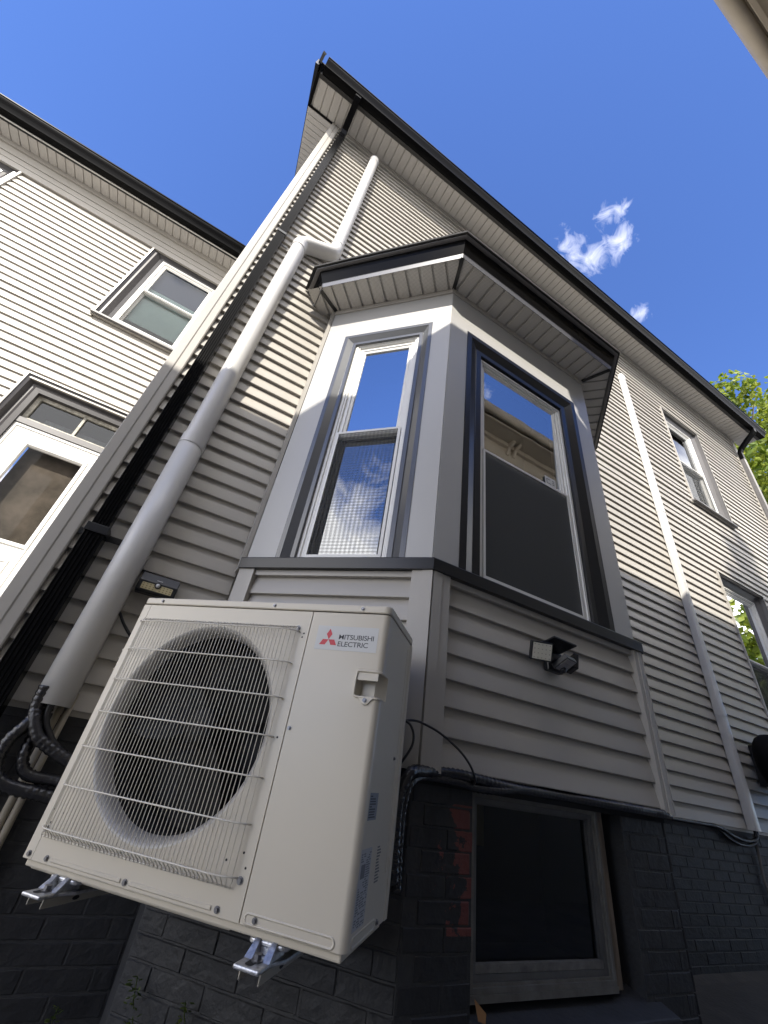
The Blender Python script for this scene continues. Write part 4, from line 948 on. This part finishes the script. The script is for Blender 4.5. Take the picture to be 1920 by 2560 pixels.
# right-hand bundle under the bay
bz = 1.573
def bay_pt(x, d, z): return (x, YB - d, z)
wrapped('thick black wrapped line rising behind the air conditioner and running under the bay', [(.83, -.815, 1.30), (.822, -.820, 1.38), (.818, -.822, 1.45), (.820, -.825, 1.505), (.833, -.830, 1.55), (.86, -.825, 1.578), (.92, -.79, 1.585), (1.0, -.765, 1.590), (1.1, -.765, 1.594), (1.2, -.765, 1.590), (1.32, -.760, 1.584), (1.45, -.752, 1.582), (1.7, -.745, 1.585), (1.85, -.760, 1.583), (2.0, -.772, 1.584), (2.2, -.772, 1.584), (2.33, -.768, 1.584), (2.385, -.74, 1.585), (2.42, -.68, 1.585)], .017)
wrapped('thin black wrapped line sagging below the thick one under the bay', [(.855, -.80, 1.28), (.845, -.805, 1.42), (.85, -.81, 1.51), (.88, -.80, 1.552), (.95, -.765, 1.570), (1.03, -.765, 1.572), (1.11, -.765, 1.570), (1.18, -.765, 1.563), (1.29, -.765, 1.567), (1.38, -.760, 1.578), (1.55, -.745, 1.59), (1.8, -.72, 1.598)], .014)
wrapped('black wrapped line along the siding bottom edge looping up into the right pipe cover', [(2.42, -.68, 1.585), (2.9, -.20, 1.585), (3.2, -.02, 1.588), (3.7, -.008, 1.588), (4.1, -.005, 1.588), (4.25, -.005, 1.588), (4.36, -.005, 1.572), (4.49, -.008, 1.538), (4.65, -.012, 1.522), (4.79, -.02, 1.545), (4.835, -.022, 1.60), (4.835, -.022, 1.66)], .013)
wrapped('second black wrapped line hanging in the loop below the right pipe cover', [(4.15, .012, 1.588), (4.30, .010, 1.575), (4.42, .005, 1.523), (4.57, .0, 1.493), (4.72, -.008, 1.500), (4.80, -.018, 1.545), (4.812, -.022, 1.66)], .012)
tag(MB().tube(smoothpath([(4.82, .0, bz), (4.83, .005, 1.48), (4.81, .01, 1.36), (4.80, .01, 1.25), (4.84, .01, 1.16), (4.92, .01, 1.10), (5.1, .01, 1.04)], 8), .011, 8).build('conduit', mat('grey_conduit', (.13, .125, .12), .5), None, smooth=True, base=(4.82, 0, 1.2)), 'thin grey conduit running down the brick from the right pipe cover', 'conduit')
def pp(x, y, d): # helper: point d in front of the bay front
    return (x, YB - d, y)
tag(MB().tube(smoothpath([B_AC(.935, .480, -.34), (.825, -.815, 1.722), (.858, -.812, 1.728), (.898, -.81, 1.726), (.977, -.808, 1.707), (1.064, -.808, 1.667), (1.117, -.806, 1.627), (1.146, -.80, 1.589), (1.16, -.775, 1.572)], 8), .0042, 8).build('cable', CABLE, None, smooth=True, base=pp(1.0, 1.7, .04)), 'thin black cable arching from the air conditioner across the corner post', 'cable', 'black cables')
tag(MB().tube(smoothpath([B_AC(.94, .482, -.343), (.803, -.836, 1.719), (.818, -.852, 1.708), (.828, -.863, 1.68), (.826, -.861, 1.645), (.806, -.843, 1.60), (.79, -.83, 1.57)], 8), .0042, 8).build('cable', CABLE, None, smooth=True, base=B_AC(.96, .3, -.35)), 'short black cable curling down at the right rear edge of the air conditioner', 'cable', 'black cables')
tag(MB().tube(smoothpath([(-.25, -.03, 2.03), (-.205, -.03, 1.984), (-.177, -.03, 1.952), (-.153, -.03, 1.929), (-.11, -.03, 1.89), (-.03, -.05, 1.80)], 8), .0062, 8).build('cable', CABLE, None, smooth=True, base=(-.1, -.04, 1.95)), 'black cable slanting down the siding left of the air conditioner top', 'cable', 'black cables')

# ------------------------------------------------------------------ wall lights
sl_ = thing('solar_light', (-.12, -.03, 2.09), 'flat black solar wall light with a beige LED strip and white sensor dome', 'light')
b = MB(); x0, x1 = -.198, -.030
b.extrude([(-.003, 2.098), (-.042, 2.098), (-.058, 2.104), (-.060, 2.150), (-.030, 2.196), (-.003, 2.198)], 0, x0, x1); b.build('body', PLASTIC, sl_, bevel=.004)
FS = Fr((0, -.0595, 0), (1, 0, 0), (0, -1, 0))
led = MB(FS).box(x0 + .018, x1 - .018, 2.110, 2.141, 0, .0012).build('led_panel', LEDPLATE, sl_)
b = MB(FS)
for i in range(9):
    for j in range(3):
        u = x0 + .026 + i * .0145
        if abs(u - (x0 + x1) / 2) < .012: continue
        b.box(u - .003, u + .003, 2.1135 + j * .0098, 2.1185 + j * .0098, .0012, .002)
tag(b.build('led', LEDCHIP, led), kind='stuff')
b = MB(FS); c_ = ((x0 + x1) / 2, 2.138); b.extrude([(c_[0] + .0145 * math.cos(R(20 * i)), c_[1] + .0145 * math.sin(R(20 * i))) for i in range(18)], 2, .0, .0035); b.build('sensor_ring', PLASTIC, sl_)
def dome(c, r, axis, m, parent, name='sensor'):
    b = MB(); ax = Vector(axis).normalized(); s1 = ax.orthogonal().normalized(); s2 = ax.cross(s1); rings = []
    for j in range(7):
        t_ = j / 6 * math.pi / 2; rings.append([b.pt(*(Vector(c) + (s1 * math.cos(2 * math.pi * i / 16) + s2 * math.sin(2 * math.pi * i / 16)) * r * math.cos(t_) + ax * r * math.sin(t_))) for i in range(16)])
    for A2, B2 in zip(rings, rings[1:]):
        for i in range(16): b.f.append([A2[i], A2[(i + 1) % 16], B2[(i + 1) % 16], B2[i]])
    return b.build(name, m, parent, smooth=True)
dome(FS.p(*c_, .0035), .0095, (0, -1, -.2), DOME, sl_)
b = MB(FS)
for i in range(6): b.box(c_[0] - .012 + i * .0042, c_[0] - .009 + i * .0042, 2.1605, 2.1635, -.0035, -.0025)
b.build('maker_print', PAPER, sl_)
ml = thing('motion_light', (1.62, YB - .05, 2.06), 'black two-head solar motion light on the siding below the wide bay window', 'light')
def tilted_box(c, ax_u, ax_v, su, sv, sw, name, m, parent, bevel=.003):
    U_ = Vector(ax_u).normalized(); V_ = Vector(ax_v); V_ = (V_ - U_ * V_.dot(U_)).normalized(); Wd = U_.cross(V_); c = Vector(c); f = Fr(c, U_, Wd); f.V = V_
    return MB(f).box(-su / 2, su / 2, -sv / 2, sv / 2, -sw / 2, sw / 2).build(name, m, parent, bevel=bevel), f
MB(FB).box(1.585, 1.685, 2.065, 2.16, .0, .03).build('base', PLASTIC, ml, bevel=.006)
MB().tube([FB.p(1.63, 2.10, .03), FB.p(1.62, 2.10, .075)], .022, 14).build('joint', PLASTIC, ml, smooth=False)
def head(c, ax_u, ax_v, su, sv, plate, name, chip, nx, ny):
    o, f = tilted_box(c, ax_u, ax_v, su, sv, .024, name, PLASTIC, ml)
    w_ = .0125 if f.W.dot(Vector((-.3, -.8, -.5))) > 0 else -.0125; s_ = 1 if w_ > 0 else -1
    p_ = MB(f).box(-su / 2 + .006, su / 2 - .006, -sv / 2 + .006, sv / 2 - .006, w_ - .0006, w_ + .0006).build('led_panel', plate, o)
    b = MB(f)
    for i in range(nx):
        for j in range(ny):
            u = -su / 2 + .014 + i * (su - .028) / (nx - 1); v = -sv / 2 + .013 + j * (sv - .026) / (ny - 1); b.box(u - .0025, u + .0025, v - .002, v + .002, w_ + .0006 * s_, w_ + .0014 * s_)
    tag(b.build('led', chip, p_), kind='stuff')
head((1.478, YB - .085, 2.116), (.92, -.38, .0), (.2, -.45, .85), .098, .082, LEDW, 'lamp_head', CHIPG, 5, 4)
head((1.600, YB - .105, 2.088), (.95, .20, .0), (.15, -.80, .50), .086, .080, LEDG, 'lamp_head', mat('led_chip_dim', (.25, .24, .24), .5), 5, 4)
head((1.695, YB - .075, 2.112), (.35, .75, -.1), (.2, .0, .9), .080, .070, LEDG, 'lamp_head', CHIPG, 5, 4)
o, f = tilted_box((1.595, YB - .080, 2.172), (1, 0, -.03), (0, -.93, .20), .150, .105, .010, 'solar_panel', PLASTIC, ml, .004)
dome(FB.p(1.605, 2.062, .09), .016, (0, -.6, -.6), PLASTIC, ml)

# hood-shaped stand-in for an unclear black object at the right edge of the frame
vh = thing('black_object', (5.0, -.15, 1.8), 'rounded black object sticking out at the right edge, beside the right pipe cover', 'vent hood')
b = MB(); rings = []
for i in range(13):
    t_ = i / 12 * math.pi; zc = 2.02 - .30 * math.cos(t_) * -1; r_ = max(.02, .22 * math.sin(t_) ** .7)
    rings.append([b.pt(5.33 + 1.75 * r_ * math.cos(2 * math.pi * k / 16), -.20 + .8 * r_ * math.sin(2 * math.pi * k / 16), 2.10 + .06 * math.sin(t_) - .26 * math.cos(t_)) for k in range(16)])
for A2, B2 in zip(rings, rings[1:]):
    for k in range(16): b.f.append([A2[k], A2[(k + 1) % 16], B2[(k + 1) % 16], B2[k]])
b.f.append(rings[0]); b.f.append(rings[-1]); b.build('hood', mat('matte_black', (.008, .008, .009), .95, spec=.1), vh, smooth=True)
MB(FM).box(5.20, 5.45, 1.95, 2.28, .0, .06).build('flange', CABLE, vh)

# ------------------------------------------------------------------ weeds and dry leaf
def weed(x, y, z, n, size, label, out):
    w = thing('weed', (x, y, z), label, 'weed', 'weeds growing from the brick joints'); rnd = random.Random(int(x * 1000) + n); b = MB(); st = MB()
    for k in range(n):
        t_ = k / n; c = Vector((x, y, z)) + Vector(out) * (.012 + .02 * t_) + Vector((rnd.uniform(-.012, .012), 0, size * (t_ - .3)))
        a = rnd.uniform(0, 6.28); d = (Vector((math.cos(a), math.sin(a) * .6, rnd.uniform(-.3, .5))) + Vector(out) * .6).normalized(); L = rnd.uniform(.012, .024); sdv = d.cross(Vector((0, 0, 1))).normalized() * L * .33
        i0 = [b.pt(*q) for q in (c, c + d * L * .5 + sdv, c + d * L, c + d * L * .5 - sdv)]; b.f.append(i0)
    st.tube([(x, y, z - size * .35), tuple(Vector((x, y, z)) + Vector(out) * .015), tuple(Vector((x, y, z + size * .65)) + Vector(out) * .03)], .0016, 5); st.build('stem', WEED, w); b.build('leaves', WEED, w)
o45 = (-.7, -.7, 0)
weed(.345, -.178, .886, 22, .075, 'taller green weed on the brick directly below the air conditioner', o45); weed(.365, -.198, .832, 12, .04, 'small green weed at the bottom edge below the taller weed', o45)
weed(.478, -.312, .890, 14, .05, 'dark green weed in shade, rightmost below the air conditioner', o45); weed(.150, .018, .786, 16, .045, 'leafy weed at the bottom left on the dark brick wall', (0, -1, 0))
b = MB(); b.quad((1.196, -.765, 1.003), (1.215, -.775, 1.000), (1.222, -.770, 1.018), (1.198, -.745, 1.040)); tag(b.build('dry_leaf', DRY, None, base=(1.2, -.76, 1.0)), 'brown dry leaf at the left end of the basement window sill', 'leaf')

# ------------------------------------------------------------------ trees
def tree(x, y, z0_, h, cr, cz, label, nleaf, seed, ls=.16, sq=1.0):
    rnd = random.Random(seed); t_ = thing('tree', (x, y, z0_), label, 'tree', 'maple trees beyond the house'); b = MB()
    b.tube([(x, y, z0_), (x + .1, y, z0_ + h * .3), (x - .05, y + .1, z0_ + h * .6), (x, y, z0_ + h * .9)], [.32, .26, .17, .04], 10)
    for k in range(14):
        a = rnd.uniform(0, 6.28); s = z0_ + h * rnd.uniform(.3, .75); e_ = Vector((x + math.cos(a) * cr * .8, y + math.sin(a) * cr * .8, min(s + cr * rnd.uniform(.3, .9), cz + cr * .7)))
        b.tube([(x, y, s), tuple(Vector((x, y, s)).lerp(e_, .5) + Vector((0, 0, .2))), tuple(e_)], [.10, .06, .02], 6)
    b.build('trunk', BARK, t_, smooth=True); c = MB(); cl = []
    for k in range(110):
        while True:
            d = Vector((rnd.uniform(-1, 1), rnd.uniform(-1, 1), rnd.uniform(-1, 1)))
            if .25 < d.length < 1: break
        d = d * (d.length ** -.45); cl.append((Vector((x, y, cz)) + Vector((d.x * cr, d.y * cr, d.z * cr * 1.05 * sq)), rnd.uniform(.45, 1.0) * cr * .26))
    for k in range(nleaf):
        ctr, rad = rnd.choice(cl); d = Vector((rnd.gauss(0, 1), rnd.gauss(0, 1), rnd.gauss(0, .8))).normalized() * rad * rnd.uniform(.3, 1) ** .5; p = ctr + d
        n_v = (d.normalized() * .7 + Vector((rnd.uniform(-1, 1), rnd.uniform(-1, 1), rnd.uniform(-.2, 1)))).normalized(); s1 = n_v.orthogonal().normalized(); a = rnd.uniform(0, 6.28); s1 = Matrix.Rotation(a, 3, n_v) @ s1; s2 = n_v.cross(s1); L = ls * rnd.uniform(.6, 1.25)
        dr_ = n_v * L * .18
        pts = [p - s1 * L * .5, p - s1 * .1 * L + s2 * L * .42 - dr_, p + s1 * L * .55, p - s1 * .1 * L - s2 * L * .42 - dr_]
        c.f.append([c.pt(*q) for q in pts])
    me = bpy.data.meshes.new('crown'); me.from_pydata([tuple(v) for v in c.v], [], c.f); me.materials.append(LEAF); o = bpy.data.objects.new('crown', me); place(o, t_)
tree(20.6, 4.2, .72, 17.5, 5.8, 14.6, 'bright green maple rising behind the right end of the house', 30000, 5, .25)
tree(24, -6.5, .72, 12, 4.4, 9.5, 'leafy maple across the alley, seen mirrored in the lower right window', 7000, 9, .40)
tree(-3.4, -13.2, .72, 20.5, .95, 14.5, 'unseen slim tall poplar added beyond the neighbouring house to cast the wall shadow', 9000, 21, .30, 6.2)  # poplar out of view, added for the shadow band it casts
